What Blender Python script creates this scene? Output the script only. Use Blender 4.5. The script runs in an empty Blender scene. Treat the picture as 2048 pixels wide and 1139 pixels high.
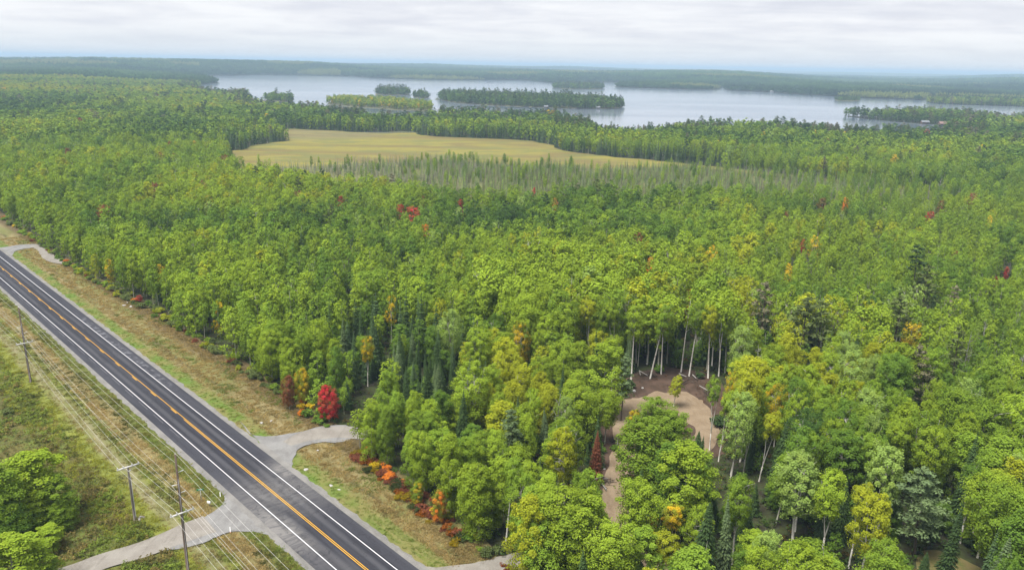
import bpy, math, random
import numpy as np
from mathutils import Matrix, Vector

random.seed(7)
RNG = np.random.default_rng(7)
SC = bpy.context.scene
COL = SC.collection
R = math.radians

# ------------------------------------------------------------------ camera, sky, sun, exposure
CAM_H, FPX, PW, PH = 75.0, 1550.0, 2048.0, 1139.0      # eye height; focal length and size of the photograph in its own pixels
PITCH, ROLL = R(15.879), R(1.091)
camd = bpy.data.cameras.new('camera')
camd.sensor_width = 36.0
camd.lens = 36.0 * FPX / PW
camd.clip_start, camd.clip_end = 0.5, 80000.0
cam = bpy.data.objects.new('camera', camd)
cam.matrix_world = Matrix.Translation((0, 0, CAM_H)) @ Matrix.Rotation(math.pi / 2 - PITCH, 4, 'X') @ Matrix.Rotation(ROLL, 4, 'Z')
COL.objects.link(cam)
SC.camera = cam

SUN_EL, SUN_AZ = 66.0, 235.0                            # azimuth clockwise from +Y: behind the camera, to its left
world = bpy.data.worlds.new('World')
SC.world = world
world.use_nodes = True
sund = bpy.data.lights.new('sun', 'SUN')
sund.energy, sund.angle, sund.color = 1.5, R(25), (1.0, 0.97, 0.92)
sun = bpy.data.objects.new('sun', sund)
sun.rotation_euler = (R(90 - SUN_EL), 0, R(180 - SUN_AZ + 180) )
COL.objects.link(sun)
dvec = Vector((math.sin(R(SUN_AZ)) * math.cos(R(SUN_EL)), math.cos(R(SUN_AZ)) * math.cos(R(SUN_EL)), math.sin(R(SUN_EL))))
sun.rotation_euler = dvec.to_track_quat('Z', 'Y').to_euler()

SC.view_settings.view_transform = 'Standard'
SC.view_settings.look = 'None'
SC.view_settings.gamma = 1.0
SC.view_settings.use_curve_mapping = False
SC.view_settings.exposure = 2.0
SC.render.engine = 'CYCLES'
cy = SC.cycles
cy.max_bounces, cy.diffuse_bounces, cy.glossy_bounces, cy.transmission_bounces, cy.transparent_max_bounces = 5, 3, 2, 3, 4
cy.volume_bounces = 0
cy.use_denoising = True
cy.use_fast_gi = False

# ------------------------------------------------------------------ node helpers
class NT:
    """a small writer for node trees"""
    def __init__(self, nt):
        self.nt = nt
        nt.nodes.clear()
    def n(self, typ, **kw):
        x = self.nt.nodes.new(typ)
        for k, v in kw.items():
            setattr(x, k, v)
        return x
    def put(self, sock, v):
        if isinstance(v, bpy.types.NodeSocket):
            self.nt.links.new(v, sock)
        elif v is not None:
            if isinstance(v, (tuple, list)) and len(v) == 3 and sock.type == 'RGBA':
                v = (*v, 1)
            sock.default_value = v
    def m(self, op, a, b=None, c=None, clamp=False):
        x = self.n('ShaderNodeMath', operation=op, use_clamp=clamp)
        for i, v in enumerate((a, b, c)):
            if v is not None:
                self.put(x.inputs[i], v)
        return x.outputs[0]
    def mix(self, f, a, b, blend='MIX'):
        x = self.n('ShaderNodeMix', data_type='RGBA', blend_type=blend)
        self.put(x.inputs[0], f); self.put(x.inputs[6], a); self.put(x.inputs[7], b)
        return x.outputs[2]
    def ramp(self, f, lo, hi, a=0.0, b=1.0, smooth=True):
        x = self.n('ShaderNodeMapRange', interpolation_type='SMOOTHSTEP' if smooth else 'LINEAR', clamp=True)
        for i, v in enumerate((f, lo, hi, a, b)):
            self.put(x.inputs[i], v)
        return x.outputs[0]
    def noise(self, vec, scale, detail=3, rough=0.55, dist=0.0):
        x = self.n('ShaderNodeTexNoise')
        self.put(x.inputs['Vector'], vec)
        x.inputs['Scale'].default_value = scale; x.inputs['Detail'].default_value = detail
        x.inputs['Roughness'].default_value = rough; x.inputs['Distortion'].default_value = dist
        return x.outputs[0]
    def coords(self):
        return self.n('ShaderNodeTexCoord')
    def sep(self, v):
        x = self.n('ShaderNodeSeparateXYZ'); self.put(x.inputs[0], v); return x.outputs
    def comb(self, a, b, c):
        x = self.n('ShaderNodeCombineXYZ')
        for i, v in enumerate((a, b, c)):
            self.put(x.inputs[i], v)
        return x.outputs[0]
    def vm(self, op, a, b=None):
        x = self.n('ShaderNodeVectorMath', operation=op)
        self.put(x.inputs[0], a)
        if b is not None: self.put(x.inputs[1], b)
        return x.outputs[0]
    def band(self, t, a, b, w):
        return self.m('MULTIPLY', self.ramp(t, a - w, a + w), self.ramp(t, b - w, b + w, 1.0, 0.0))

MATS = {}
def mat(name, fn, rough=0.9, spec=0.2):
    if name in MATS: return MATS[name]
    mt = bpy.data.materials.new(name); mt.use_nodes = True
    T = NT(mt.node_tree)
    out = T.n('ShaderNodeOutputMaterial'); bs = T.n('ShaderNodeBsdfPrincipled')
    bs.inputs['Roughness'].default_value = rough
    bs.inputs['Specular IOR Level'].default_value = spec
    T.put(out.inputs[0], bs.outputs[0])
    r = fn(T, bs)
    if r is not None: T.put(bs.inputs['Base Color'], r)
    MATS[name] = mt
    return mt
def bump(T, bs, h, strength, dist):
    b = T.n('ShaderNodeBump'); b.inputs['Strength'].default_value = strength; b.inputs['Distance'].default_value = dist
    T.put(b.inputs['Height'], h); T.put(bs.inputs['Normal'], b.outputs[0])

# the sky: clear sky behind an almost closed sheet of stratus, which lies flat and so closes up into bands towards the horizon
def build_world():
    T = NT(world.node_tree)
    out = T.n('ShaderNodeOutputWorld'); bg = T.n('ShaderNodeBackground')
    sky = T.n('ShaderNodeTexSky', sky_type='NISHITA', sun_disc=False)
    sky.sun_elevation, sky.sun_rotation = R(SUN_EL), R(SUN_AZ)
    d = T.sep(T.coords().outputs['Generated'])
    z = T.m('ADD', T.m('MAXIMUM', d[2], 0.0), 0.05)
    p = T.comb(T.m('DIVIDE', d[0], z), T.m('DIVIDE', d[1], z), 0.0)
    p = T.vm('MULTIPLY', p, (0.75, 1.0, 1.0))
    n1 = T.noise(p, 0.30, 5, 0.5, 0.8)
    n2 = T.noise(T.vm('ADD', p, (13.0, 4.0, 2.0)), 0.95, 6, 0.6, 0.6)
    n3 = T.noise(T.vm('MULTIPLY', T.coords().outputs['Generated'], (9.0, 9.0, 55.0)), 1.0, 5, 0.55, 0.4)
    f = T.ramp(T.m('ADD', T.m('ADD', T.m('MULTIPLY', n1, 0.42), T.m('MULTIPLY', n2, 0.23)), T.m('MULTIPLY', n3, 0.35)), 0.36, 0.62)
    cloud = T.mix(f, (1.84, 1.88, 2.08), (2.46, 2.47, 2.53))
    low = T.ramp(d[2], 0.0, 0.05, 1.0, 0.0)
    cloud = T.mix(T.m('MULTIPLY', low, 0.8), cloud, (2.02, 2.10, 2.21))
    c = T.mix(0.98, sky.outputs[0], cloud)
    T.put(bg.inputs[0], c); bg.inputs[1].default_value = 0.1
    T.put(out.inputs[0], bg.outputs[0])
build_world()

# ------------------------------------------------------------------ geometry helpers
CP, SP, CR, SR = math.cos(PITCH), math.sin(PITCH), math.cos(ROLL), math.sin(ROLL)
def G(px, py, z=0.0):
    """the point at height z on the line of sight of a pixel of the photograph"""
    x, y = px - PW / 2, -(py - PH / 2)
    xr, yr = x * CR - y * SR, x * SR + y * CR
    ry, rz = FPX * CP + yr * SP, -FPX * SP + yr * CP
    t = (z - CAM_H) / rz
    return np.array([xr * t, ry * t, z])
def P(x, y, z):
    """pixel and depth of points (arrays)"""
    dz = z - CAM_H
    dep = y * CP - dz * SP
    up = y * SP + dz * CP
    X, Y = x * FPX / dep, up * FPX / dep
    return PW / 2 + X * CR + Y * SR, PH / 2 + X * SR - Y * CR, dep
U2 = np.array([-0.69508844, 0.71892424]); N2 = np.array([0.71892424, 0.69508844]); T0 = 55.5
ROAD_ROT = math.atan2(-U2[0], U2[1])
def RF(s, t, z=0.0):
    p = U2 * s + N2 * (t + T0)
    return np.array([p[0], p[1], z])
def st_of(x, y):
    return x * U2[0] + y * U2[1], x * N2[0] + y * N2[1] - T0
ROAD_MAT = Matrix.Translation(Vector(RF(0, 0))) @ Matrix.Rotation(ROAD_ROT, 4, 'Z')     # local x across the road, local y along it

def _hash(i, j, seed):
    h = (i * 374761393 + j * 668265263 + seed * 974634777) & 0xffffffff
    h = ((h ^ (h >> 13)) * 1274126177) & 0xffffffff
    return ((h ^ (h >> 16)) & 0xffff) / 65535.0
def vnoise(x, y, sc, seed=0):
    x = np.asarray(x, float) / sc; y = np.asarray(y, float) / sc
    i, j = np.floor(x).astype(np.int64), np.floor(y).astype(np.int64)
    fx, fy = x - i, y - j
    fx, fy = fx * fx * (3 - 2 * fx), fy * fy * (3 - 2 * fy)
    a, b = _hash(i, j, seed), _hash(i + 1, j, seed)
    c, d = _hash(i, j + 1, seed), _hash(i + 1, j + 1, seed)
    return (a * (1 - fx) + b * fx) * (1 - fy) + (c * (1 - fx) + d * fx) * fy
def inside(poly, x, y):
    poly = np.asarray(poly)[:, :2]
    r = np.zeros(np.shape(x), bool)
    x1, y1 = poly[-1]
    for x2, y2 in poly:
        if y1 != y2:
            c = ((y1 > y) != (y2 > y)) & (x < (x2 - x1) * (y - y1) / (y2 - y1) + x1)
            r ^= c
        x1, y1 = x2, y2
    return r
def dist_poly(poly, x, y, closed=True):
    poly = np.asarray(poly)[:, :2]
    best = np.full(np.shape(x), 1e18)
    n = len(poly)
    for k in range(n if closed else n - 1):
        a, b = poly[k], poly[(k + 1) % n]
        d = b - a; L = max(d @ d, 1e-9)
        t = np.clip(((x - a[0]) * d[0] + (y - a[1]) * d[1]) / L, 0, 1)
        best = np.minimum(best, (x - a[0] - t * d[0]) ** 2 + (y - a[1] - t * d[1]) ** 2)
    return np.sqrt(best)
def smooth(pts, k=6, closed=False):
    """Catmull-Rom through the points"""
    pts = [np.array(p, float) for p in pts]; n = len(pts); out = []
    for i in range(n if closed else n - 1):
        p0, p1, p2, p3 = (pts[(i + q) % n] if closed else pts[min(max(i + q, 0), n - 1)] for q in (-1, 0, 1, 2))
        for j in range(k):
            t = j / k
            out.append(0.5 * (2 * p1 + (p2 - p0) * t + (2 * p0 - 5 * p1 + 4 * p2 - p3) * t * t + (3 * p1 - p0 - 3 * p2 + p3) * t ** 3))
    if not closed: out.append(pts[-1])
    return np.array(out)

def mesh(name, V, F, material=None, shade=False, attrs=None):
    """V (n,3), F (m,k) arrays -> mesh; F may be a list of such arrays"""
    V = np.asarray(V, np.float32).reshape(-1, 3)
    Fs = F if isinstance(F, list) else [F]
    Fs = [np.asarray(f, np.int32) for f in Fs if len(f)]
    me = bpy.data.meshes.new(name)
    me.vertices.add(len(V)); me.vertices.foreach_set('co', V.ravel())
    nl = sum(f.size for f in Fs); npoly = sum(len(f) for f in Fs)
    me.loops.add(nl); me.polygons.add(npoly)
    me.loops.foreach_set('vertex_index', np.concatenate([f.ravel() for f in Fs]))
    sizes = np.concatenate([np.full(len(f), f.shape[1], np.int32) for f in Fs])
    me.polygons.foreach_set('loop_start', np.concatenate([[0], np.cumsum(sizes)[:-1]]).astype(np.int32))
    if shade: me.polygons.foreach_set('use_smooth', np.ones(npoly, bool))
    if material: me.materials.append(material)
    for k, (dom, typ, arr) in (attrs or {}).items():
        a = me.attributes.new(k, typ, dom)
        a.data.foreach_set('value' if typ in ('FLOAT', 'INT') else 'vector', np.asarray(arr, np.float32 if typ != 'INT' else np.int32).ravel())
    me.update(calc_edges=True)
    return me
def link(name, data, parent=None, label=None, cat=None, group=None, kind=None, loc=None, mw=None):
    o = bpy.data.objects.new(name, data)
    COL.objects.link(o)
    if parent is not None: o.parent = parent
    if mw is not None: o.matrix_world = mw
    if loc is not None: o.location = loc
    for k, v in (('label', label), ('category', cat), ('group', group), ('kind', kind)):
        if v: o[k] = v
    return o
class MB:
    """collects simple solids and links them as one mesh"""
    def __init__(self): self.V, self.Q, self.T = [], [], []
    def box(self, c, d, rz=0.0):
        c = np.array(c, float); d = np.array(d, float) / 2; b = len(self.V)
        cs, sn = math.cos(rz), math.sin(rz)
        for sx, sy, sz in ((-1,-1,-1),(1,-1,-1),(1,1,-1),(-1,1,-1),(-1,-1,1),(1,-1,1),(1,1,1),(-1,1,1)):
            x, y = sx * d[0], sy * d[1]
            self.V.append((c[0] + x * cs - y * sn, c[1] + x * sn + y * cs, c[2] + sz * d[2]))
        for q in ((0,3,2,1),(4,5,6,7),(0,1,5,4),(1,2,6,5),(2,3,7,6),(3,0,4,7)): self.Q.append([b + i for i in q])
        return self
    def tube(self, pts, rad, n=6, cap=True):
        pts = [np.array(p, float) for p in pts]; rad = [rad] * len(pts) if np.isscalar(rad) else rad
        b = len(self.V)
        for i, p in enumerate(pts):
            d = pts[min(i + 1, len(pts) - 1)] - pts[max(i - 1, 0)]; d /= np.linalg.norm(d) + 1e-9
            a = np.cross(d, (0, 0, 1) if abs(d[2]) < 0.9 else (1, 0, 0)); a /= np.linalg.norm(a); c = np.cross(d, a)
            for k in range(n):
                w = 2 * math.pi * k / n
                self.V.append(tuple(p + rad[i] * (math.cos(w) * a + math.sin(w) * c)))
        for i in range(len(pts) - 1):
            for k in range(n):
                k2 = (k + 1) % n
                self.Q.append([b + i * n + k, b + i * n + k2, b + (i + 1) * n + k2, b + (i + 1) * n + k])
        if cap:
            for i in (0, len(pts) - 1):
                v = len(self.V); self.V.append(tuple(pts[i]))
                for k in range(n): self.T.append([v, b + i * n + k, b + i * n + (k + 1) % n])
        return self
    def quad(self, *p):
        b = len(self.V); self.V += [tuple(q) for q in p]; self.Q.append([b, b + 1, b + 2, b + 3]); return self
    def tri(self, *p):
        b = len(self.V); self.V += [tuple(q) for q in p]; self.T.append([b, b + 1, b + 2]); return self
    def mesh(self, name, m, shade=False):
        F = []
        if self.Q: F.append(np.array(self.Q))
        if self.T: F.append(np.array(self.T))
        return mesh(name, self.V, F, m, shade)
    def build(self, name, m, parent=None, shade=False, **kw):
        return link(name, self.mesh(name, m, shade), parent, **kw)
def fill(name, pts, z, m, **kw):
    """a flat polygon at height z"""
    import mathutils.geometry as mg
    pts = [Vector((p[0], p[1], 0)) for p in pts]
    tris = mg.tessellate_polygon([pts])
    V = np.array([(p.x, p.y, z) for p in pts])
    F = []
    for a, b, c in tris:
        cr = (V[b] - V[a])[0] * (V[c] - V[a])[1] - (V[b] - V[a])[1] * (V[c] - V[a])[0]
        F.append((a, b, c) if cr > 0 else (a, c, b))
    return link(name, mesh(name, V, np.array(F), m), **kw)
def ribbon_pts(line, w, wob=0.0, sc=4.0, seed=3):
    line = np.asarray(line)[:, :2]; w = np.interp(np.linspace(0, 1, len(line)), np.linspace(0, 1, len(np.atleast_1d(w))), np.atleast_1d(w))
    d = np.gradient(line, axis=0); d /= np.linalg.norm(d, axis=1)[:, None] + 1e-9
    nn = np.c_[-d[:, 1], d[:, 0]]
    l = line + nn * (w / 2)[:, None]; r = line - nn * (w / 2)[:, None]
    for q, sd in ((l, seed), (r, seed + 9)):
        q += nn * ((vnoise(q[:, 0], q[:, 1], sc, sd) - 0.5) * 2 * wob)[:, None]
    return l, r
RIBBONS = []
def ribbon(name, line, w, z, m, wob=0.0, sc=4.0, seed=3, crown=0.0, **kw):
    l, r = ribbon_pts(line, w, wob, sc, seed); c = (l + r) / 2
    RIBBONS.append((np.asarray(line)[:, :2], float(np.mean(w)) / 2))
    n = len(l); V = np.concatenate([np.c_[l, np.full(n, z)], np.c_[c, np.full(n, z + crown)], np.c_[r, np.full(n, z)]])
    i = np.arange(n - 1)
    F = np.concatenate([np.c_[i + n, i + n + 1, i + 1, i], np.c_[i + 2 * n, i + 2 * n + 1, i + n + 1, i + n]])
    return link(name, mesh(name, V, F, m), **kw)

# ------------------------------------------------------------------ the lay of the land
LAKE = [G(*p) for p in [
    (425,152,0),(500,151,0),(540,150.3,0),(640,152,0),(700,153.5,0),(760,157,0),(860,160,0),(960,161,0),(1040,161,0),(1072,163,0),
    (1110,166.5,0),(1180,165,0),(1232,165.5,0),(1262,167.5,0),(1228,174,0),(1300,177,0),(1425,180,0),(1445,174.5,0),(1460,181,0),(1545,185,0),(1585,188.5,0),(1650,192,0),
    (1700,194.5,0),(1735,197,0),(1800,199,0),(1848,200.5,0),(1868,193,0),(1860,190,0),(1895,189.5,0),(1878,196,0),(1856,202,0),(1858,206,0),(1900,209,0),(2048,214,0),(2420,226,0),
    (2420,250,13),(2048,232.5,13),(2000,227.5,13),(1960,222.5,13),(1850,214.5,13),(1745,219.5,12),(1705,225,6),(1688,232.5,0),(1740,239,0),(1800,244.5,0),
    (1850,249,0),(1893,252,0),(1880,255,13),(1800,252.5,13),(1720,254,13),(1690,257.5,13),(1640,250,13),(1600,245,13),(1500,241,13),(1400,241,13),
    (1320,251,13),(1240,251,13),(1188,244,13),(1168,232,13),(1100,223,13),(1050,222.5,13),(950,218,13),(900,216,13),(862,223.5,13),(800,225.5,13),(740,222,13),
    (680,215,13),(640,211,13),(585,205.5,13),(535,203.5,13),(500,198,8),(492,193,0),(470,182,12),(425,178.5,13),(396,174,12),(402,171,0),(415,168.5,0),(433,167,0),
    (437,164,1),(424,157.5,8),(410,154,4)]]
LAKE = smooth(LAKE, 3, True)
def ragged(p, a, sc):
    p = np.array(p)
    q = np.concatenate([np.linspace(p[i], p[(i + 1) % len(p)], max(2, int(np.linalg.norm(p[(i + 1) % len(p)] - p[i]) / 6)), endpoint=False) for i in range(len(p))])
    q[:, 0] += (vnoise(q[:, 0], q[:, 1], sc, 21) - 0.5) * a + (vnoise(q[:, 0], q[:, 1], sc * 0.3, 22) - 0.5) * a * 0.5; q[:, 1] += (vnoise(q[:, 0], q[:, 1], sc, 23) - 0.5) * a
    return q
MARSH = ragged(smooth([G(*p) for p in [(455,332,0),(460,312,0),(478,299,0),(520,288,0),(562,281,0),(558,264,0),(600,258,0),(660,261,0),(720,265,0),(830,264,0),(838,269,0),
    (870,274,0),(1000,279,0),(1080,285,0),(1105,296,0),(1180,310,0),(1240,318,0),(1330,323,0),(1420,334,0),(1560,348,0),(1650,359,0),(1760,370,0),(1890,388,0),
    (1890,396,9),(1640,380,10),(1300,374,12),(1060,382,12),(900,398,6),(760,396,0),(650,390,0),(560,376,0),(470,352,0)]], 3, True), 16, 26)
BOG = [G(*p) for p in [(455,338,0),(620,338,0),(700,334,0),(800,324,0),(900,324,0),(1000,329,0),(1130,336,0),(1220,338,0),(1330,336,0),(1420,339,0),(1560,350,0),(1650,360,0),(1760,371,0),(1890,389,0),
    (1890,396,9),(1640,380,10),(1300,374,12),(1060,382,12),(900,398,6),(760,396,0),(650,390,0),(560,376,0),(470,352,0)]]
BOG = ragged(BOG, 30, 34)
TRACK = smooth([G(*p) for p in [(1330,1150),(1285,1090),(1250,1045),(1226,1000),(1238,945),(1252,890),(1252,842),(1285,808),(1345,797),(1396,820),(1412,868),(1395,905)]], 6)
SPUR = smooth([G(*p) for p in [(1292,806),(1235,808),(1160,815)]], 5)
TURN = smooth([G(*p) for p in [(1228,824),(1264,796),(1330,783),(1388,792),(1416,826),(1416,872),(1396,868),(1352,830),(1285,824)]], 4, True)
EDGE_S = [-200, 40, 60, 82, 100, 125, 156, 228, 303, 416, 700, 2500]
EDGE_T = [14, 14, 14.5, 16.5, 18.2, 20.5, 21.8, 22.2, 19.5, 21.7, 22, 22]
def edge_t(s): return np.interp(s, EDGE_S, EDGE_T)
LAKE_C = LAKE[:, :2]

def hgt(x, y):
    """height of the ground: flat round the road and the lake, wooded hills beyond"""
    x = np.asarray(x, float); y = np.asarray(y, float)
    r = np.hypot(x, y)
    az = np.degrees(np.arctan2(x, np.maximum(y, 1e-6)))
    far = np.clip((r - 2300) / 3000, 0, 1)
    base = 46 * far * np.clip(vnoise(az * 150 + 900, r, 1500, 5) * 1.25 - 0.12, 0, 1) ** 1.25 + 10 * far * (vnoise(x, y, 620, 6) - 0.3)
    base += 34 * np.exp(-((az + 21) / 9.5) ** 2) * np.exp(-((r - 5300) / 800) ** 2)
    base += 12 * np.exp(-((az + 31) / 7) ** 2) * np.exp(-((r - 2600) / 700) ** 2)
    base = np.clip(base, 0, 48 + 5 * vnoise(x, y, 2500, 9))
    dl = dist_poly(LAKE_C, x, y)
    dl = np.where(inside(LAKE_C, x, y), 0, dl)
    return np.where(y > 0, base * np.clip((dl - 10) / 350, 0, 1), 0.0)

# ------------------------------------------------------------------ setting materials
def f_ground(T, bs):
    o = T.coords().outputs['Object']
    n = T.noise(o, 0.35, 5, 0.6); n2 = T.noise(o, 0.004, 4, 0.6); n3 = T.noise(o, 0.02, 5, 0.65)
    floor = T.mix(T.ramp(n, 0.35, 0.65), (0.030, 0.026, 0.016), (0.050, 0.062, 0.020))
    r = T.vm('LENGTH', o)
    x = T.n('ShaderNodeVectorMath', operation='LENGTH'); T.put(x.inputs[0], o)
    wood = T.mix(T.ramp(n3, 0.35, 0.65), (0.035, 0.062, 0.022), (0.075, 0.115, 0.030))
    wood = T.mix(T.ramp(n2, 0.52, 0.62), wood, (0.11, 0.15, 0.04))
    return T.mix(T.ramp(x.outputs['Value'], 3800, 6500), floor, wood)
def f_water(T, bs):
    o = T.coords().outputs['Object']
    bs.inputs['Roughness'].default_value = 0.12
    bs.inputs['Specular IOR Level'].default_value = 0.5
    h = T.m('ADD', T.noise(T.vm('MULTIPLY', o, (1.0, 0.35, 1.0)), 0.45, 3, 0.6), T.m('MULTIPLY', T.noise(o, 0.03, 3), 2.0))
    bump(T, bs, h, 0.2, 0.12)
    return T.mix(T.ramp(T.noise(T.vm('MULTIPLY', o, (0.22, 1, 1)), 0.007, 5, 0.6, 0.4), 0.42, 0.58), (0.075, 0.10, 0.14), (0.18, 0.205, 0.245))  # sky sheen and pale wind streaks put into the water's base colour
def f_marsh(T, bs):
    o = T.coords().outputs['Object']
    s = T.vm('MULTIPLY', o, (0.5, 1.6, 1))
    a = T.noise(s, 0.011, 6, 0.65, 0.8); b = T.noise(s, 0.09, 5, 0.65); c = T.noise(o, 0.9, 3)
    col = T.mix(T.ramp(a, 0.45, 0.55), (0.150, 0.115, 0.032), (0.215, 0.192, 0.030))
    col = T.mix(T.ramp(b, 0.48, 0.70, 0, 0.85), col, (0.135, 0.12, 0.042)); col = T.mix(T.ramp(T.noise(s, 0.03, 5, 0.65), 0.50, 0.58, 0, 0.8), col, (0.120, 0.130, 0.034))
    col = T.mix(T.ramp(c, 0.35, 0.7, 0, 0.3), col, (0.22, 0.175, 0.06))
    g = G(645, 268); q = T.sep(o)
    e = T.m('ADD', T.m('POWER', T.m('DIVIDE', T.m('SUBTRACT', q[0], float(g[0])), 62.0), 2.0), T.m('POWER', T.m('DIVIDE', T.m('SUBTRACT', q[1], float(g[1])), 75.0), 2.0))
    e = T.m('ADD', e, T.m('MULTIPLY', T.m('SUBTRACT', T.noise(s, 0.03, 4, 0.6), 0.5), 3.0))
    wet = T.ramp(e, 0.2, 1.4, 0.5, 0.0)
    grey = T.mix(T.ramp(T.noise(s, 0.1, 4, 0.7), 0.42, 0.58), (0.115, 0.095, 0.045), (0.19, 0.165, 0.105))
    return T.mix(wet, col, grey)
def f_bog(T, bs):
    o = T.coords().outputs['Object']
    a = T.noise(T.vm('MULTIPLY', o, (0.6, 1.2, 1)), 0.06, 5, 0.6, 0.4); b = T.noise(o, 0.5, 4, 0.65)
    col = T.mix(T.ramp(a, 0.38, 0.62), (0.15, 0.165, 0.055), (0.215, 0.205, 0.07))
    return T.mix(T.ramp(b, 0.4, 0.65), col, (0.085, 0.085, 0.04))
def f_verge(T, bs):
    """local x = metres across the road, local y = metres along it"""
    o = T.coords().outputs['Object']; q = T.sep(o)
    streak = T.vm('MULTIPLY', o, (1.0, 0.16, 1.0))
    n1 = T.noise(streak, 0.55, 5, 0.62, 0.3); n2 = T.noise(o, 0.12, 4, 0.6); n3 = T.noise(o, 1.6, 4, 0.7); n4 = T.noise(streak, 0.16, 3)
    t = T.m('ADD', q[0], T.m('ADD', T.m('MULTIPLY', T.m('SUBTRACT', n2, 0.5), 4.0), T.m('MULTIPLY', T.m('SUBTRACT', n1, 0.5), 2.5)))
    col = T.mix(T.ramp(n1, 0.35, 0.68), (0.150, 0.128, 0.048), (0.240, 0.195, 0.092))
    col = T.mix(T.m('MULTIPLY', T.ramp(n4, 0.44, 0.62), 0.75), col, (0.135, 0.150, 0.04))
    col = T.mix(T.band(t, 7.0, 10.4, 0.8), col, T.mix(T.ramp(n2, 0.35, 0.62), (0.19, 0.165, 0.055), (0.105, 0.165, 0.025)))
    col = T.mix(T.m('MULTIPLY', T.ramp(t, 16.3, 19.5), 0.85), col, T.mix(T.ramp(n3, 0.4, 0.62), (0.07, 0.045, 0.022), (0.13, 0.092, 0.04)))
    near = T.ramp(q[1], 96.0, 118.0, 1.0, 0.0)
    col = T.mix(T.m('MULTIPLY', near, T.ramp(n2, 0.3, 0.6, 0.2, 0.75)), col, T.mix(T.ramp(n1, 0.4, 0.6), (0.13, 0.15, 0.035), (0.22, 0.18, 0.07)))
    col = T.mix(T.m('MULTIPLY', T.band(t, 12.3, 13.3, 0.5), T.ramp(n4, 0.42, 0.55, 0, 0.7)), col, (0.07, 0.055, 0.025))
    col = T.mix(T.m('MULTIPLY', T.ramp(n3, 0.55, 0.75), 0.55), col, (0.085, 0.07, 0.028))
    bump(T, bs, T.m('ADD', n3, T.m('MULTIPLY', n1, 1.2)), 0.6, 0.25)
    return col
def f_meadow(T, bs):
    o = T.coords().outputs['Object']; q = T.sep(o)
    streak = T.vm('MULTIPLY', o, (1.0, 0.14, 1.0))
    n1 = T.noise(streak, 0.6, 5, 0.62, 0.3); n2 = T.noise(o, 0.10, 5, 0.62); n3 = T.noise(o, 1.3, 4, 0.7); n4 = T.noise(o, 0.28, 5, 0.7, 0.4)
    t = T.m('MULTIPLY', T.m('ADD', q[0], T.m('ADD', T.m('MULTIPLY', T.m('SUBTRACT', n2, 0.5), 3.5), T.m('MULTIPLY', T.m('SUBTRACT', n1, 0.5), 1.6))), -1.0)
    weeds = T.mix(T.ramp(n4, 0.38, 0.62), (0.085, 0.080, 0.024), (0.115, 0.145, 0.026))
    weeds = T.mix(T.ramp(n2, 0.54, 0.68, 0, 0.8), weeds, (0.145, 0.115, 0.035))
    weeds = T.mix(T.ramp(n3, 0.55, 0.72, 0, 0.6), weeds, (0.045, 0.06, 0.016))
    lime = T.mix(T.ramp(n4, 0.35, 0.65), (0.13, 0.15, 0.028), (0.19, 0.205, 0.035))
    tan = T.mix(T.ramp(n1, 0.38, 0.62), (0.14, 0.12, 0.042), (0.225, 0.185, 0.08))
    pale = T.mix(T.ramp(n1, 0.38, 0.62), (0.165, 0.165, 0.06), (0.23, 0.205, 0.115))
    green = T.mix(T.ramp(n3, 0.4, 0.6), (0.085, 0.095, 0.022), (0.135, 0.15, 0.035))
    col = T.mix(T.ramp(t, 20.2, 22.0), lime, weeds)
    col = T.mix(T.ramp(t, 16.2, 19.4), pale, col)
    col = T.mix(T.ramp(t, 13.6, 17.0), T.mix(T.ramp(n2, 0.4, 0.6), green, lime), col)
    col = T.mix(T.ramp(t, 11.8, 14.0), tan, col)
    col = T.mix(T.ramp(t, 9.2, 10.2), green, col)
    col = T.mix(T.m('MULTIPLY', T.ramp(n3, 0.52, 0.75), 0.5), col, (0.07, 0.065, 0.022))
    bump(T, bs, T.m('ADD', n3, n4), 0.7, 0.3)
    return col
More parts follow.
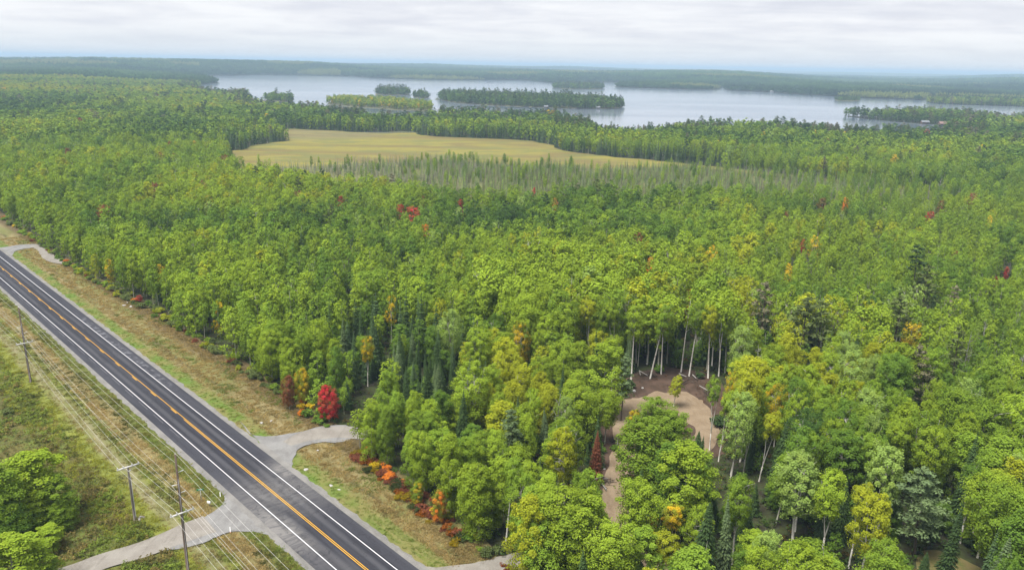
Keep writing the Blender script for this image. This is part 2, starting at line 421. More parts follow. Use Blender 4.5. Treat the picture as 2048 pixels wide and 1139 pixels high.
def f_asphalt(T, bs):
    o = T.coords().outputs['Object']; q = T.sep(o)
    along = T.vm('MULTIPLY', o, (1.0, 0.03, 1.0))
    n = T.noise(o, 7.0, 3, 0.7); a = T.noise(along, 1.1, 4, 0.6); big = T.noise(T.vm('MULTIPLY', o, (1, 0.2, 1)), 0.25, 4, 0.6)
    col = T.mix(T.ramp(a, 0.35, 0.65), (0.026, 0.026, 0.034), (0.044, 0.044, 0.052))
    ax = T.m('ABSOLUTE', q[0])
    wheel = T.m('ADD', T.band(ax, 0.9, 1.5, 0.25), T.band(ax, 2.5, 3.0, 0.25))
    col = T.mix(T.m('MULTIPLY', wheel, 0.40), col, (0.016, 0.016, 0.022))
    lane = T.band(ax, 1.6, 2.4, 0.35)
    col = T.mix(T.m('MULTIPLY', lane, 0.6), col, (0.078, 0.077, 0.084))
    col = T.mix(T.ramp(ax, 3.6, 3.9, 0, 0.35), col, (0.055, 0.055, 0.066))
    # grit carried onto the road where the two side roads meet it
    swirl = T.noise(T.vm('MULTIPLY', o, (0.35, 1.0, 1.0)), 0.9, 5, 0.65, 1.2)
    spot = T.m('EXPONENT', T.m('MULTIPLY', T.m('POWER', T.m('DIVIDE', T.m('SUBTRACT', q[1], 117.0), 8.0), 2.0), -1.0))
    left = T.m('MULTIPLY', T.ramp(q[0], -1.0, -3.6), T.m('EXPONENT', T.m('MULTIPLY', T.m('POWER', T.m('DIVIDE', T.m('SUBTRACT', q[1], 108.0), 11.0), 2.0), -1.0)))
    right = T.m('MULTIPLY', T.ramp(q[0], 2.6, 4.6), T.m('EXPONENT', T.m('MULTIPLY', T.m('POWER', T.m('DIVIDE', T.m('SUBTRACT', q[1], 124.0), 4.0), 2.0), -1.0)))
    grit = T.m('MAXIMUM', T.m('MAXIMUM', T.m('MULTIPLY', spot, 0.5), left), right)
    col = T.mix(T.m('MULTIPLY', grit, T.ramp(swirl, 0.30, 0.62, 0.35, 1.0)), col, (0.19, 0.18, 0.17))
    wash = T.m('MULTIPLY', T.m('MULTIPLY', T.ramp(q[1], 100, 85, 0, 1), T.band(q[0], -2.9, -0.7, 0.5)), 0.35)
    col = T.mix(wash, col, (0.11, 0.105, 0.105))
    patch = T.m('MULTIPLY', T.band(q[0], 3.55, 5.2, 0.3), T.band(q[1], 178, 246, 8))
    col = T.mix(T.m('MULTIPLY', patch, T.ramp(T.noise(o, 0.5, 5, 0.7), 0.45, 0.62, 0, 0.8)), col, (0.15, 0.15, 0.165))
    col = T.mix(T.ramp(n, 0.45, 0.8, 0, 0.25), col, (0.10, 0.10, 0.105))
    ck = T.m('ABSOLUTE', T.m('SUBTRACT', T.noise(T.vm('MULTIPLY', o, (1.0, 0.7, 1.0)), 0.22, 4, 0.6, 0.6), 0.5))
    col = T.mix(T.ramp(ck, 0.0, 0.007, 0.6, 0.0), col, (0.012, 0.012, 0.014))
    pt = T.noise(T.vm('MULTIPLY', o, (0.5, 0.12, 1.0)), 0.5, 2, 0.4)
    col = T.mix(T.ramp(pt, 0.60, 0.63, 0, 0.35), col, (0.024, 0.024, 0.03))
    bs.inputs['Roughness'].default_value = 0.85
    return col
def f_gravel(c1, c2, c3):
    def f(T, bs):
        o = T.coords().outputs['Object']
        n = T.noise(o, 3.2, 5, 0.75); b = T.noise(o, 0.35, 4, 0.6); k = T.noise(T.vm('MULTIPLY', o, (1, 0.2, 1)), 0.8, 4, 0.6, 0.5)
        col = T.mix(T.ramp(b, 0.35, 0.65), c1, c2)
        col = T.mix(T.ramp(k, 0.5, 0.7, 0, 0.6), col, c3)
        col = T.mix(T.ramp(n, 0.4, 0.75, 0, 0.4), col, tuple(v * 1.35 for v in c2))
        bump(T, bs, n, 0.4, 0.08)
        return col
    return f
def flat(c, var=0.15, sc=3.0):
    def f(T, bs):
        o = T.coords().outputs['Object']
        return T.mix(T.noise(o, sc, 3), tuple(v * (1 - var) for v in c), tuple(v * (1 + var) for v in c))
    return f
def f_paint(c, under):
    def f(T, bs):
        o = T.coords().outputs['Object']
        n = T.noise(o, 1.6, 5, 0.75)
        return T.mix(T.ramp(n, 0.60, 0.78, 0, 0.55), c, under)
    return f
M_GROUND = mat('forest_floor', f_ground); M_WATER = mat('lake_water', f_water); M_MARSH = mat('marsh_grass', f_marsh)
M_VERGE = mat('verge_grass', f_verge); M_MEADOW = mat('meadow_grass', f_meadow); M_ROAD = mat('asphalt', f_asphalt)
M_SHOULDER = mat('shoulder_gravel', f_gravel((0.165, 0.158, 0.148), (0.215, 0.205, 0.19), (0.12, 0.115, 0.10)))
M_APRON = mat('apron_gravel', f_gravel((0.17, 0.165, 0.158), (0.225, 0.22, 0.21), (0.13, 0.122, 0.115)))
M_DRIVE = mat('driveway_gravel', f_gravel((0.20, 0.18, 0.155), (0.25, 0.23, 0.20), (0.15, 0.132, 0.11)))
M_DIRT = mat('track_dirt', f_gravel((0.205, 0.150, 0.095), (0.25, 0.19, 0.125), (0.15, 0.105, 0.065)))
M_DRY = mat('dry_grass', f_gravel((0.12, 0.115, 0.035), (0.17, 0.135, 0.055), (0.09, 0.12, 0.025)))
M_SLASH = mat('slash_litter', f_gravel((0.055, 0.036, 0.024), (0.095, 0.06, 0.042), (0.035, 0.025, 0.016)))
M_WHITE = mat('white_road_paint', f_paint((0.62, 0.62, 0.62), (0.16, 0.16, 0.17)), 0.6)
M_YELLOW = mat('yellow_road_paint', f_paint((0.62, 0.33, 0.025), (0.25, 0.15, 0.05)), 0.6)
M_BEACH = mat('shore_ground', flat((0.11, 0.11, 0.05), 0.4, 0.1))

# ------------------------------------------------------------------ ground, lake, islands, marsh
def build_ground():
    rr = np.concatenate([[5], np.geomspace(40, 2200, 60), np.geomspace(2250, 12000, 110), np.geomspace(12300, 30000, 40)])
    aa = np.radians(np.concatenate([np.linspace(-180, -52, 26)[:-1], np.linspace(-50, 50, 300), np.linspace(52, 180, 26)[1:]]))
    RR, AA = np.meshgrid(rr, aa, indexing='ij')
    X, Y = RR * np.sin(AA), RR * np.cos(AA)
    Z = hgt(X, Y) - 0.6 * np.clip(RR / 200, 0, 1) * 0
    Z = Z + np.where(RR > 5500, 7.0 * (vnoise(X, Y, 55, 2) - 0.5) + 6 * (vnoise(X, Y, 160, 3) - 0.5), 0) * np.clip((RR - 5500) / 1500, 0, 1)
    V = np.c_[X.ravel(), Y.ravel(), Z.ravel()]
    n, m_ = RR.shape
    i, j = np.meshgrid(np.arange(n - 1), np.arange(m_ - 1), indexing='ij')
    k = (i * m_ + j).ravel()
    F = np.c_[k, k + m_, k + m_ + 1, k + 1]
    # the middle, under the camera
    V = np.concatenate([V, [(0, 0, 0)]]); c = len(V) - 1
    Tq = np.c_[np.full(m_ - 1, c), np.arange(m_ - 1), np.arange(1, m_)]
    link('ground', mesh('ground', V, [F[:, ::-1], Tq[:, ::-1]], M_GROUND), kind='structure')
build_ground()
fill('lake', LAKE, 0.25, M_WATER, kind='structure')
fill('pond', smooth([G(*p) for p in [(1085,147.6,0),(1140,146.6,0),(1158,147.6,0),(1120,148.6,0)]], 3, True), 22.0, M_WATER, kind='structure')
fill('marsh', MARSH, 0.15, M_MARSH, kind='structure')
fill('bog_ground', BOG, 0.17, mat('bog_moss', f_bog), kind='structure')
fill('pond', smooth([G(*p) for p in [(700,263.8),(760,264.4),(826,263.9),(826,265.2),(760,265.8)]], 3, True), 0.2, M_WATER, kind='structure')
ISL = {}
def island(key, pts, h):
    o = smooth([G(*p) for p in pts], 4, True)[:, :2]
    o = o + ((np.stack([vnoise(o[:, 0], o[:, 1], 22, 4), vnoise(o[:, 0], o[:, 1], 22, 8)], 1)) - 0.5) * 10
    ISL[key] = o
    c = o.mean(0); n = len(o)
    rings = [(1.0, -0.4), (0.98, 0.5), (0.88, 0.5 + h * 0.5), (0.6, 0.5 + h * 0.9)]
    V = np.concatenate([np.c_[c + (o - c) * f, np.full(n, z)] for f, z in rings] + [[[c[0], c[1], 0.5 + h]]])
    F = [np.array([(r * n + i, r * n + (i + 1) % n, (r + 1) * n + (i + 1) % n, (r + 1) * n + i) for r in range(3) for i in range(n)]),
         np.array([(3 * n + i, 3 * n + (i + 1) % n, 4 * n) for i in range(n)])]
    link('island', mesh('island', V, F, M_BEACH), kind='structure')
island('near', [(657,208),(700,214),(760,218),(800,221),(855,223),(864,219),(845,211),(770,205),(700,202),(668,204)], 2)
island('back', [(752,188.5),(785,191),(818,189.5),(815,186.3),(785,185.5),(760,186)], 1.5)
island('twin', [(826,194.5),(840,196.5),(857,195.8),(855,193.8),(832,192.8)], 1)
island('rock', [(867,198.6),(872,199.6),(878,199),(873,198)], 0.5)
island('long', [(880,200),(905,205),(960,210),(1040,214),(1120,217),(1200,218),(1244,216),(1238,211),(1150,203),(1050,198),(950,194.5),(890,194)], 4)
island('far', [(1107,176.5),(1150,179),(1200,178.5),(1199,175),(1150,173),(1112,173.5)], 2)
island('left', [(533,201.8),(560,204),(585,202.8),(583,200),(560,198.6),(537,199)], 1.5)
island('tiny', [(1669,201),(1690,203),(1714,202.3),(1712,200),(1690,199),(1672,199.6)], 1)
# the sandy spit that reaches from the point to the small island
ribbon('spit', smooth([G(*p) for p in [(497,198.5),(512,200.5),(530,202),(545,202.5)]], 5), [9, 6, 7], 0.5, mat('spit_sand', flat((0.20, 0.16, 0.09), 0.2, 0.2)), 1.5, 10, kind='structure')

# ------------------------------------------------------------------ road, verges, side roads
def strip(name, s0, s1, tf, m, ns, dz=None, kind='structure'):
    """a sheet in road coordinates; tf(s) -> list of t values; dz(s, t) -> heights; object space is the road's own"""
    S = np.linspace(s0, s1, ns); rows = [np.asarray(tf(s), float) for s in S]; k = len(rows[0])
    TT = np.array(rows); SS = np.repeat(S[:, None], k, 1)
    Z = dz(SS, TT) if callable(dz) else np.full(TT.shape, dz)
    V = np.c_[TT.ravel(), SS.ravel(), Z.ravel()]
    i, j = np.meshgrid(np.arange(ns - 1), np.arange(k - 1), indexing='ij'); a = (i * k + j).ravel()
    return link(name, mesh(name, V, np.c_[a, a + 1, a + k + 1, a + k], m), kind=kind, mw=ROAD_MAT)
RZ = 0.36
def side_z(S, T):
    """fill slope from the shoulder down to the ditch and up to the wood's edge"""
    a = np.abs(T)
    z = np.interp(a, [6.2, 7.2, 11.5, 13.5, 17, 26], [RZ - 0.03, RZ - 0.08, 0.06, 0.05, 0.12, 0.08])
    return z + 0.16 * (vnoise(T + 80, S, 2.2, 1) - 0.3) * np.clip((a - 7) / 2, 0, 1) + 0.10 * vnoise(T + 80, S, 0.9, 5) * np.clip((a - 7) / 2, 0, 1)
strip('grass_verge', -150, 1300, lambda s: np.linspace(6.0, edge_t(s) + 2.5 + 1.5 * (vnoise(s, 0, 6, 3) - 0.5), 26), M_VERGE, 900, side_z)
strip('meadow', -150, 700, lambda s: np.linspace(-6.0, -62, 60), M_MEADOW, 560, side_z)
strip('road', -150, 1300, lambda s: [-5.75, 0, 5.9], M_ROAD, 200, RZ)
def rag(s, t, seed, a): return t + a * (vnoise(s, t, 1.7, seed) - 0.5) * 2 + a * (vnoise(s, t, 0.5, seed) - 0.5)
strip('gravel_shoulder', -150, 1300, lambda s: [5.7, rag(s, 7.05, 4, 0.28)], M_SHOULDER, 2600, RZ - 0.006)
strip('gravel_shoulder', -150, 1300, lambda s: [rag(s, -6.85, 7, 0.3), -5.5], M_SHOULDER, 2600, RZ - 0.006)
for nm, t, w, m in (('road_line', 3.42, 0.15, M_WHITE), ('road_line', -3.42, 0.15, M_WHITE)):
    strip(nm, -150, 1300, lambda s, t=t, w=w: [t - w / 2, t + w / 2], m, 60, RZ + 0.005)
strip('centre_line', -150, 1300, lambda s: [0.09, 0.22], M_YELLOW, 60, RZ + 0.005)
strip('centre_line', -150, 158, lambda s: [-0.22, -0.09], M_YELLOW, 30, RZ + 0.005)
def dashes():
    b = MB()
    for k in range(90):
        s = 162 + 12.2 * k
        b.quad((-0.24, s, RZ + 0.005), (-0.07, s, RZ + 0.005), (-0.07, s + 3.1, RZ + 0.005), (-0.24, s + 3.1, RZ + 0.005))
    b.build('centre_line_dashes', M_YELLOW, kind='structure', mw=ROAD_MAT)
    b = MB()
    for k in range(16):
        s = 150 + 9 * k
        b.quad((-4.15, s, RZ + 0.005), (-4.06, s, RZ + 0.005), (-4.06, s + 5.5, RZ + 0.005), (-4.15, s + 5.5, RZ + 0.005))
    b.build('old_line_marks', mat('worn_paint', flat((0.14, 0.14, 0.15), 0.5, 2.0)), kind='structure', mw=ROAD_MAT)
dashes()
# side roads: gravel sheets with flared mouths, just above the verge and below the asphalt
ZD = RZ - 0.012
MOUTHS = []
def mouth(name, pts, m, z=ZD, k=5):
    p = smooth([G(*q, z) for q in pts], k, True); MOUTHS.append(p)
    p[:, :2] += (np.stack([vnoise(p[:, 0], p[:, 1], 1.1, 5), vnoise(p[:, 0], p[:, 1], 1.1, 6)], 1) - 0.5) * 0.5
    return fill(name, p, z, m, kind='structure')
mouth('side_road', [(480,842),(500,866),(530,872),(565,868),(600,862),(640,852),(690,850),(720,860),(690,882),(640,884),(605,892),(588,912),(585,935),(592,955),(560,925),(520,885)], M_APRON)
ribbon('driveway', smooth([G(*p) for p in [(575,890),(610,876),(650,868),(690,866),(740,872)]], 6), [2.6, 4.4, 5.6, 5.0, 4.0], ZD + 0.012, M_DRIVE, 0.4, kind='structure')
mouth('side_road', [(452,978),(450,1000),(430,1020),(395,1040),(350,1060),(300,1082),(330,1100),(400,1085),(440,1070),(480,1062),(530,1066),(560,1078),(600,1110),(640,1139),(600,1090),(520,1020)], M_APRON)
ribbon('driveway', smooth([G(*p) for p in [(420,1050),(360,1072),(300,1096),(220,1122),(140,1150),(40,1185)]], 6), [6.2, 5.0, 4.6, 4.2, 4.2], ZD + 0.012, M_DRIVE, 0.3, kind='structure')
mouth('side_road', [(830,1135),(870,1133),(930,1128),(975,1118),(1030,1105),(1060,1108),(1030,1135),(960,1150),(880,1165),(850,1160)], M_DRIVE)
mouth('side_road', [(-30,497),(0,495),(40,489),(78,488),(80,492),(40,499),(28,504),(22,512),(6,506),(-30,502)], M_APRON)
ribbon('driveway', smooth([G(*p) for p in [(70,491),(84,500),(100,516),(120,525),(142,526)]], 6), [4.0, 3.6, 4.4, 4.2, 3.4], ZD + 0.012, M_DRIVE, 0.3, kind='structure')
# the clearing in the wood
slash = smooth([G(*p) for p in [(1175,830),(1180,790),(1250,752),(1330,735),(1430,752),(1462,820),(1450,900),(1390,930),(1330,900),(1290,880),(1270,960),(1290,1060),(1240,1060),(1180,960),(1205,880)]], 5, True)
slash[:, :2] += (np.stack([vnoise(slash[:, 0], slash[:, 1], 3, 5), vnoise(slash[:, 0], slash[:, 1], 3, 6)], 1) - 0.5) * 3
fill('slash_ground', slash, 0.05, M_SLASH, kind='structure')
ribbon('dirt_track', TRACK, [4.4, 4.2, 4.2, 4.4, 4.6, 5, 5.5, 6, 6, 5, 4], 0.10, M_DIRT, 0.5, crown=0.05, kind='structure')
ribbon('dirt_track', SPUR, [6, 5, 4], 0.115, M_DIRT, 0.5, crown=0.05, kind='structure')
fill('turnaround', ragged(TURN, 2.4, 2.2), 0.085, M_DIRT, kind='structure')
mouth('grass_patch', [(1835,1110),(1870,1098),(1920,1115),(1975,1145),(1960,1180),(1850,1180)], M_DRY, 0.12)

# ------------------------------------------------------------------ plant materials
def f_leaf(trans, vary=1.0, gain=1.7):
    def build(name):
        mt = bpy.data.materials.new(name); mt.use_nodes = True
        T = NT(mt.node_tree)
        out = T.n('ShaderNodeOutputMaterial')
        at = T.n('ShaderNodeAttribute', attribute_type='INSTANCER', attribute_name='tint')
        cl = T.n('ShaderNodeAttribute', attribute_type='GEOMETRY', attribute_name='clump')
        ge = T.n('ShaderNodeNewGeometry')
        oi = T.n('ShaderNodeObjectInfo')
        c = at.outputs['Color']
        pa = T.n('ShaderNodeAttribute', attribute_type='INSTANCER', attribute_name='patchy')
        c = T.mix(T.m('MULTIPLY', pa.outputs['Fac'], T.ramp(cl.outputs['Fac'], 0.42, 0.62, 1.0, 0.0)), c, (0.105, 0.185, 0.024))
        k = T.m('POWER', cl.outputs['Fac'], 2.0)
        c = T.mix(T.m('MULTIPLY', k, 0.55 * vary), c, T.mix(1.0, c, (1.42, 1.2, 0.85), 'MULTIPLY'))
        v = T.m('MULTIPLY', T.m('ADD', 0.82, T.m('MULTIPLY', ge.outputs['Random Per Island'], 0.36)), T.m('ADD', 0.86, T.m('MULTIPLY', oi.outputs['Random'], 0.28)))
        c = T.mix(1.0, c, T.comb(v, v, v), 'MULTIPLY')
        c = T.mix(1.0, c, (gain, gain, gain), 'MULTIPLY')     # what a leaf lets through comes on top of what it throws back
        df = T.n('ShaderNodeBsdfDiffuse'); T.put(df.inputs[0], c)
        tr = T.n('ShaderNodeBsdfTranslucent'); T.put(tr.inputs[0], T.mix(1.0, c, (1.25, 1.15, 0.6), 'MULTIPLY'))
        mx = T.n('ShaderNodeMixShader'); mx.inputs[0].default_value = trans
        T.put(mx.inputs[1], df.outputs[0]); T.put(mx.inputs[2], tr.outputs[0])
        T.put(out.inputs[0], mx.outputs[0])
        return mt
    return build
M_LEAF = f_leaf(0.28, 0.65, 1.5)('broad_leaf'); M_NEEDLE = f_leaf(0.15, 0.5, 1.3)('needle'); M_BLADE = f_leaf(0.3, 0.8, 1.3)('grass_blade')
def f_bark(c1, c2, s):
    def f(T, bs):
        o = T.coords().outputs['Object']
        n = T.noise(T.vm('MULTIPLY', o, (1, 1, 0.6)), s, 4, 0.7)
        return T.mix(T.ramp(n, 0.52, 0.66), c1, c2)
    return f
M_BIRCH = mat('birch_bark', f_bark((0.52, 0.49, 0.43), (0.12, 0.10, 0.085), 2.5))
M_ASPEN = mat('aspen_bark', f_bark((0.34, 0.33, 0.26), (0.13, 0.12, 0.09), 2.0))
M_CONIF = mat('conifer_bark', f_bark((0.10, 0.078, 0.058), (0.055, 0.043, 0.035), 3.0))
M_GREYB = mat('dead_wood', f_bark((0.36, 0.34, 0.31), (0.19, 0.175, 0.155), 2.0))

# ------------------------------------------------------------------ plants: one shape per kind and degree of detail
def unit(v): return v / (np.linalg.norm(v, axis=-1, keepdims=True) + 1e-9)
def cards(C, RAD, per, size, rng, up=0.45, shell=0.5, ratio=0.72, tone=None, whole=0.0):
    """leaf sprays in clusters: C (n,3) centres, RAD (n,3) radii"""
    n = len(C); k = n * per
    ci = np.repeat(np.arange(n), per)
    d = unit(rng.normal(size=(k, 3)))
    d[:, 2] = np.where((d[:, 2] < -0.35) & (rng.random(k) < 0.7), -d[:, 2], d[:, 2])
    r = shell + (1 - shell) * rng.random(k) ** 0.6
    p = C[ci] + d * RAD[ci] * (r * rng.uniform(0.85, 1.12, k))[:, None]
    cc = C.mean(0); ex = np.abs(C - cc).max(0) + RAD.mean(0)
    nr = unit(d * (1 - 0.66 * whole) + unit((p - cc) / ex) * whole + np.array([0, 0, up]) + (0.55 - 0.2 * whole) * rng.normal(size=(k, 3)))
    a = unit(np.cross(nr, rng.normal(size=(k, 3)))); b = np.cross(nr, a)
    s = size * rng.uniform(0.65, 1.3, k)[:, None]
    V = np.stack([p + a * s, p + b * s * ratio + nr * s * 0.15, p - a * s, p - b * s * ratio + nr * s * 0.15], 1).reshape(-1, 3)
    F = np.arange(4 * k).reshape(-1, 4)
    tn = rng.random(n) if tone is None else tone
    return V, F, np.clip(tn[ci] * 0.75 + 0.25 * rng.random(k), 0, 1)
def join_cards(parts):
    V, F, K, o = [], [], [], 0
    for v, f, k in parts:
        V.append(v); F.append(f + o); K.append(k); o += len(v)
    return np.concatenate(V), np.concatenate(F), np.concatenate(K)
def limb(mb, a, b, r0, r1, rng, sag=0.0, n=4):
    a, b = np.array(a, float), np.array(b, float); L = np.linalg.norm(b - a)
    pts = [a + (b - a) * t + rng.normal(size=3) * L * 0.03 * (0 < t < 1) + np.array([0, 0, -sag * L * t * (1 - t)]) for t in np.linspace(0, 1, 4)]
    mb.tube(pts, list(np.linspace(r0, r1, 4)), n, False)
LOD = {'near': (1.0, 1.0, 1.0), 'mid': (0.55, 0.20, 2.0), 'far': (0.16, 0.13, 5.2)}       # clusters, leaves a cluster, leaf size

def g_broad(rng, lod, h, base, rad, shape, n, per, size, bark, crad=(0.30, 0.44), fork=0, trunk_r=0.15, limbs=9):
    kc, kp, ks = LOD[lod]
    n = max(6, int(n * kc)); per = max(9, int(per * kp)); size = size * ks
    u = np.sort((np.arange(n) + rng.random(n)) / n)
    if shape == 'egg': prof = np.sqrt(np.clip(1 - np.abs(2 * u - 0.95) ** 2.8 / 1.25, 0.08, 1))
    elif shape == 'dome': prof = np.sqrt(np.clip(1 - np.clip((u - 0.35) / 0.65, -0.7, 1) ** 2, 0.10, 1))
    else: prof = np.clip(1.15 * (1 - u) ** 0.55 * np.clip(u / 0.12, 0.35, 1), 0.12, 1)
    lean = rng.normal(size=2) * 0.03 * h
    wob = rng.uniform(0.55, 1.35, 7); ang = np.arange(n) * 2.39996 + rng.uniform(0, 6.28)
    aw = np.interp((ang % 6.2832), np.linspace(0, 6.2832, 8), np.r_[wob, wob[0]])
    rr = rad * prof * aw * np.where(rng.random(n) < 0.78, rng.uniform(0.62, 1.0, n), rng.uniform(0.05, 0.5, n))
    z = h * (base + (0.97 - base) * u)
    C = np.c_[np.cos(ang) * rr + lean[0] * u, np.sin(ang) * rr + lean[1] * u, z + rng.normal(size=n) * 0.25]
    cr = rad * rng.uniform(*crad, n) * (1.0 if lod == 'near' else 1.12 if lod == 'mid' else 1.45) * np.clip(0.55 + 0.6 * prof, 0.6, 1.1)
    C[:, 2] = np.minimum(C[:, 2], h - cr * 0.75)
    RD = np.c_[cr, cr, cr * rng.uniform(0.9, 1.25, n)]
    crown = cards(C, RD, per, size, rng, 0.4, 0.18, whole=0.9)
    mb = MB(); sides = 6 if lod == 'near' else 4
    if lod == 'far':
        mb.tube([(0, 0, -0.2), (lean[0] * .3, lean[1] * .3, h * 0.6)], [trunk_r, trunk_r * .5], 3, False)
        return crown, mb
    top = np.array([lean[0] * 0.9, lean[1] * 0.9, h * 0.93])
    if fork:
        fz = h * rng.uniform(0.22, 0.42); f0 = np.array([lean[0] * 0.3, lean[1] * 0.3, fz])
        mb.tube([(0, 0, -0.3), f0 * 0.5 + rng.normal(size=3) * 0.06, f0], [trunk_r * 1.15, trunk_r, trunk_r * 0.92], sides)
        stems = []
        for q in range(fork):
            w = 6.283 * q / fork + rng.uniform(-.5, .5); rr_ = rad * rng.uniform(0.3, 0.62)
            e = np.array([math.cos(w) * rr_, math.sin(w) * rr_, h * rng.uniform(0.8, 0.93)])
            limb(mb, f0, e, trunk_r * 0.7, trunk_r * 0.22, rng, -0.12, 5); stems.append((f0, e))
    else:
        mid = top * 0.5 + np.r_[rng.normal(size=2) * 0.12, 0]
        mb.tube([(0, 0, -0.3), mid * 0.5, mid, top], [trunk_r * 1.2, trunk_r, trunk_r * 0.75, trunk_r * 0.18], sides)
        stems = [(np.zeros(3), top)]
    L = limbs if lod == 'near' else limbs // 3
    for i in rng.choice(n, min(L, n), replace=False):
        a, b = stems[rng.integers(len(stems))]
        tz = np.clip((C[i, 2] - a[2]) / (b[2] - a[2] + 1e-6) - 0.14, 0.1, 0.9)
        limb(mb, a + (b - a) * tz, C[i], trunk_r * 0.34, trunk_r * 0.1, rng, -0.1, 4 if lod == 'near' else 3)
    if lod == 'near':                                      # bare twigs that stick out of the leaves
        for i in rng.choice(n, 7, replace=False):
            a = np.array([C[i, 0] * 0.25, C[i, 1] * 0.25, C[i, 2] - 1.6 - 0.4 * rng.random()])
            limb(mb, a, a + (C[i] - a) * rng.uniform(1.25, 1.6) + rng.normal(size=3) * 0.3, 0.045, 0.012, rng, -0.1, 3)
    return crown, mb
def g_conifer(rng, lod, h, rad, base, tiers, per, power=0.85, droop=0.28, size=0.30, fill_=1.0, bark=None):
    k = {'near': 1.0, 'mid': 0.55, 'far': 0.3}[lod]
    tiers = max(5, int(tiers * k)); V, F, K = [], [], []
    per = max(5, int(per * (1, 0.75, 0.6)[('near', 'mid', 'far').index(lod)]))
    ws = size / k ** 0.8; o = 0
    for i in range(tiers):
        u = (i + rng.uniform(-.3, .3)) / tiers; u = min(max(u, 0), 0.985)
        z = h * (base + (1 - base) * u); L = rad * max((1 - u) ** power, 0.05) * rng.uniform(0.82, 1.12)
        for j in range(per):
            if rng.random() > fill_: continue
            w = 6.283 * (j + rng.uniform(-.35, .35)) / per + i * 1.3; l = L * rng.uniform(0.7, 1.12)
            d = np.array([math.cos(w), math.sin(w), 0]); sd = np.array([-d[1], d[0], 0])
            dz = -droop * l * rng.uniform(0.6, 1.3)
            segs = 2 if lod == 'near' and l > 0.5 else 1
            t = rng.random()
            for q in range(segs):
                a0, a1 = (q * 0.5, q * 0.5 + 0.62) if segs == 2 else (0.0, 1.0)
                wd = ws * (0.55 + 0.65 * l / rad) * (1 - 0.25 * q)
                p0 = np.array([0, 0, z]) + d * l * a0 + np.array([0, 0, dz * a0 * a0]); p1 = np.array([0, 0, z]) + d * l * a1 + np.array([0, 0, dz * a1 * a1])
                pm = p0 * 0.42 + p1 * 0.58 + np.array([0, 0, 0.06 * l])
                dr = np.array([0, 0, -wd * 0.45])
                V += [p0, pm + sd * wd + dr, p1, pm - sd * wd + dr]
                F.append((o, o + 1, o + 2, o + 3)); o += 4; K.append(0.6 * t + 0.4 * rng.random())
                if lod == 'near':        # hanging twigs under the branch
                    V += [p0 * .6 + p1 * .4, pm + dr * 2.2 + sd * wd * .3, p1 + dr * 1.2, pm - sd * wd * .2]
                    F.append((o, o + 1, o + 2, o + 3)); o += 4; K.append(0.35 * t + 0.3 * rng.random())
    V += [np.array([0.14, 0, h * 0.955]), np.array([0, 0.1, h * 0.96]), np.array([0, 0, h * 1.01]), np.array([-0.1, -0.1, h * 0.955])]
    F.append((o, o + 1, o + 2, o + 3)); K.append(0.8)
    mb = MB()
    r0 = 0.011 * h
    mb.tube([(0, 0, -0.3), (0, 0, h * 0.5), (0, 0, h * 0.97)], [r0, r0 * 0.6, r0 * 0.1], 5 if lod == 'near' else 3, False)
    return (np.array(V), np.array(F), np.array(K)), mb
def g_pine(rng, lod, h, rad, base):
    kc, kp, ks = LOD[lod]
    mb = MB(); r0 = 0.012 * h
    mb.tube([(0, 0, -0.3), (rng.normal() * .2, rng.normal() * .2, h * 0.5), (0, 0, h * 0.98)], [r0, r0 * 0.75, r0 * 0.15], 6 if lod == 'near' else 4, False)
    C, RD = [], []
    nb = {'near': 34, 'mid': 20, 'far': 9}[lod]
    for i in range(nb):
        u = (i + rng.random()) / nb
        z = h * (base + (0.97 - base) * u); L = rad * (1.05 - u) ** 0.6 * rng.uniform(0.55, 1.1) * (0.6 if u < 0.12 else 1)
        w = i * 2.4 + rng.uniform(-.5, .5); e = np.array([math.cos(w) * L, math.sin(w) * L, z + L * rng.uniform(0.05, 0.3)])
        if lod != 'far': limb(mb, (0, 0, z), e, 0.055, 0.02, rng, 0.1, 3)
        for q in (0.55, 0.98):
            C.append(np.array([0, 0, z]) * (1 - q) + e * q); s = L * 0.30 + 0.35; RD.append((s, s, s * 0.42))
    C.append(np.array([0, 0, h * 0.97])); RD.append((0.5, 0.5, 0.7))
    C, RD = np.array(C), np.array(RD) * (1 if lod == 'near' else 1.15 if lod == 'mid' else 1.4)
    return cards(C, RD, {'near': 54, 'mid': 13, 'far': 7}[lod], {'near': 0.26, 'mid': 0.5, 'far': 0.95}[lod], rng, 0.7, 0.2, 0.45), mb
def g_dead(rng, lod, h, n=12, lean=0.04, spread=0.22):
    mb = MB(); r0 = 0.012 * h + 0.03; tp = np.r_[rng.normal(size=2) * lean * h, h]
    mb.tube([(0, 0, -0.3), tp * 0.5, tp], [r0, r0 * 0.7, r0 * 0.15], 5 if lod == 'near' else 3, False)
    br = MB()
    for i in range(n):
        u = rng.uniform(0.35, 0.93); w = rng.uniform(0, 6.283); L = h * spread * (1.1 - u) * rng.uniform(0.6, 1.5)
        a = tp * u; b = a + np.array([math.cos(w) * L, math.sin(w) * L, L * rng.uniform(0.25, 1.0)])
        limb(br, a, b, r0 * 0.35, r0 * 0.08, rng, -0.1, 3)
        for q in range(2):
            c = a + (b - a) * rng.uniform(0.4, 0.8); limb(br, c, c + rng.normal(size=3) * L * 0.3 + np.array([0, 0, L * .2]), r0 * 0.16, r0 * 0.05, rng, 0, 3)
    return br, mb
